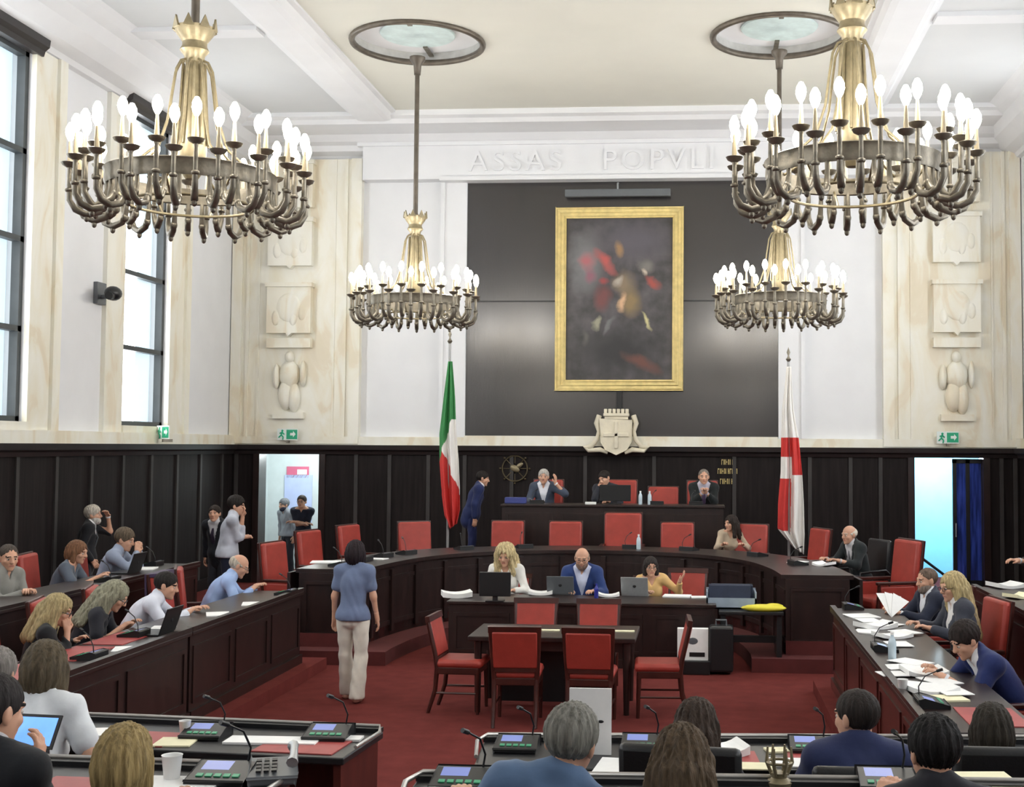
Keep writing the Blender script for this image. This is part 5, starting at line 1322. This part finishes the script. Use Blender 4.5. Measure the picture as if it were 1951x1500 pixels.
# telephone, tablets
t = thing('telephone', 'grey desk telephone with handset on the second row desk', 'telephone', put(520, 1486, 1.30), .3)
b = MB(); b.prism([(-.1, 0), (.1, 0), (.1, .07), (-.1, .03)], -.09, .09, 'X'); b.build('base', GREYP, t, bevel=.008)
b = MB(); b.tube([(.075, -.09, .085), (.08, -.05, .1), (.08, .05, .115), (.075, .09, .11)], [.024, .016, .016, .024], 8); b.build('handset', SILVER, t, 60)
b = MB()
for r in range(4):
    for c in range(3): b.box((-.055 + c * .03, -.05 + r * .03, .05 + .006 * r), (.02, .02, .008), Matrix.Rotation(.2, 3, 'X'))
b.build('keypad', BLACK, t)
def tablet(p, rz, label, tilt, w, h, m):
    t = thing('tablet', label, 'tablet', p, rz); t.rotation_euler = (tilt, 0, rz)
    b = MB(); b.bb(-w / 2 - .012, w / 2 + .012, -h / 2 - .012, h / 2 + .012, -.006, .002); b.build('casing', BLACK, t)
    b = MB(); b.bb(-w / 2, w / 2, -h / 2, h / 2, .002, .004); b.build('screen', m, t)
tablet(on('Y', 4.8, 68, 1394), -.1, 'glowing blue tablet held by the man in black jacket', 1.05, .16, .11, TABLETS)
tablet(put(1440, 1432, .99), .1, 'lit phone showing pale violet screen on front right desk', .35, .14, .12, PHONES)
tablet(put(385, 1420, .99), .1, 'lit phone before the console on front left desk', .1, .08, .1, PHONES)
# white placard, brass ornament
t = thing('placard', 'white upright placard standing on the front right desk', 'placard', (on('Y', 6.6, 1124, 1400).x, 6.62, 1.04))
b = MB(); b.bb(-.11, .11, -.006, .006, 0, .34); b.build('board', PAPER, t)
b = MB(); b.ell((.055, -.008, .17), (.016, .003, .008), 10, 6); b.build('mark', BLACK, t)
b = MB(); b.prism([(0, 0), (.1, 0), (0, .2)], -.04, .04, 'X'); b.build('support', PAPER, t)
t = thing('brass_ornament', 'small brass crown-shaped ornament at the bottom edge, right of middle', 'ornament', put(1485, 1496, 1.30))
b = MB(); b.lathe([(.05, 0), (.055, .015), (.03, .03), (.035, .05)], 16); b.build('foot', BRASS, t, 40)
b = MB()
for k in range(6):
    q = 2 * pi * k / 6; b.tube([(.03 * cos(q), .03 * sin(q), .04), (.05 * cos(q), .05 * sin(q), .09), (.046 * cos(q), .046 * sin(q), .15)], [.007, .008, .004], 6)
b.tube([(.048 * cos(2 * pi * k / 20), .048 * sin(2 * pi * k / 20), .09) for k in range(20)], .006, 6, True); b.build('crown', BRASS, t, 50)
# right of the secretaries desk: crate with papers, yellow vinyl, white bag, dark case
t = thing('document_crate', 'open crate of blue folders and papers right of secretaries desk', 'crate', (on('Y', 15.45, 1393, 1150).x, 15.45, .7))
b = MB(); b.bb(-.3, .3, -.17, .17, 0, .02); b.bb(-.3, .3, -.17, -.15, 0, .13); b.bb(-.3, .3, .15, .17, 0, .22); b.bb(-.3, -.28, -.17, .17, 0, .2); b.bb(.28, .3, -.17, .17, 0, .2); b.build('box', pm('pale_blue_plastic', (150, 164, 178), .4), t)
b = MB()
for k in range(6): b.box((-.02 + .03 * (k % 2), -.1 + k * .045, .15), (.5, .03, .24), Matrix.Rotation(.1 * (k % 3 - 1), 3, 'X'))
b.build('folders', pm('dark_blue_card', (42, 52, 74), .5), t)
b = MB(); b.ell((0, 0, .035), (.27, .1, .045), 16, 8); b.ell((.12, .03, .05), (.12, .08, .04), 12, 6); b.ell((-.14, -.02, .04), (.11, .07, .035), 12, 6); o = b.build('yellow_jacket', YELLOW, None, 60)
o.location = (on('Y', 15.15, 1455, 1165).x, 15.15, .7); tag(o, 'folded bright yellow vinyl jacket on the low dark table', 'jacket')
t = thing('paper_bag', 'white printed bag standing on carpet behind the right chair', 'bag', (on('Y', 14.9, 1320, 1240).x, 14.9, .16))
b = MB(); b.bb(-.2, .2, -.12, .12, 0, .16); o = b.build('black_box', BLACK, None, bevel=.01); o.location = (t.location.x, 14.9, 0); tag(o, 'low black box under the white printed bag', 'box')
b = MB(); b.bb(-.18, .18, -.06, .06, .0, .36); b.build('bag_body', PAPER, t)
b = MB(); b.ell((.0, -.062, .22), (.06, .004, .04), 12, 6); b.build('print', GREYP, t)
b = MB(); b.bb(-.04, .14, -.064, -.058, .04, .09); b.build('print', BLACK, t)
t = thing('black_case', 'black upright case on the carpet right of the white bag', 'case', (on('Y', 14.9, 1374, 1260).x, 14.9, 0))
b = MB(); b.bb(-.14, .14, -.12, .12, .03, .56); b.build('case_body', BLACK, t, bevel=.03)
b = MB(); b.tube([(-.06, 0, .55), (-.06, 0, .62), (.06, 0, .62), (.06, 0, .55)], .012, 6); b.build('handle', GREYP, t, 60)
for s in (-1, 1):
    b = MB(); b.ell((s * .1, 0, .03), (.02, .03, .03), 10, 6); b.build('wheel', GREYP, t, 60)

# laptops on the side benches, draped jacket, clutter of loose sheets
laptop(put(236, 1092, 1.12), pi / 2, 'black laptop open before the man with clasped hands', BLACK)
laptop(put(292, 1208, .95), pi / 2, 'black laptop open on left front bench before man in white shirt', BLACK)
b = MB(); b.prism([(-.07, .66), (-.085, 1.13), (.045, 1.14), (.06, .5), (.05, .5), (.03, 1.1), (-.065, 1.1), (-.05, .66)], -.27, .27, 'X')
o = b.build('draped_jacket', cloth((66, 52, 78)), None, 40); tag(o, 'dark purple jacket draped over the empty armchair behind bald man', 'jacket')
o.location = (-5.6 - .3 * sin(1.5), 13.5 - .3 * cos(1.5), .13 - .02); o.rotation_euler = (0, 0, -1.5)
for k, (px, py, a, w, d) in enumerate(((1655, 1183, .2, .2, .28), (1690, 1190, .9, .2, .28), (1712, 1228, .1, .2, .28), (1735, 1262, .7, .22, .3), (1700, 1285, .2, .2, .2), (1790, 1298, .4, .21, .3), (1745, 1305, 1.1, .2, .28), (1815, 1318, .2, .2, .28), (1725, 1205, .5, .2, .26))):
    sheet(put(px, py, .953 + .002 * k), a, 'loose white sheet in the clutter of papers on the right bench', w, d, .005, group='loose sheets on the right bench')
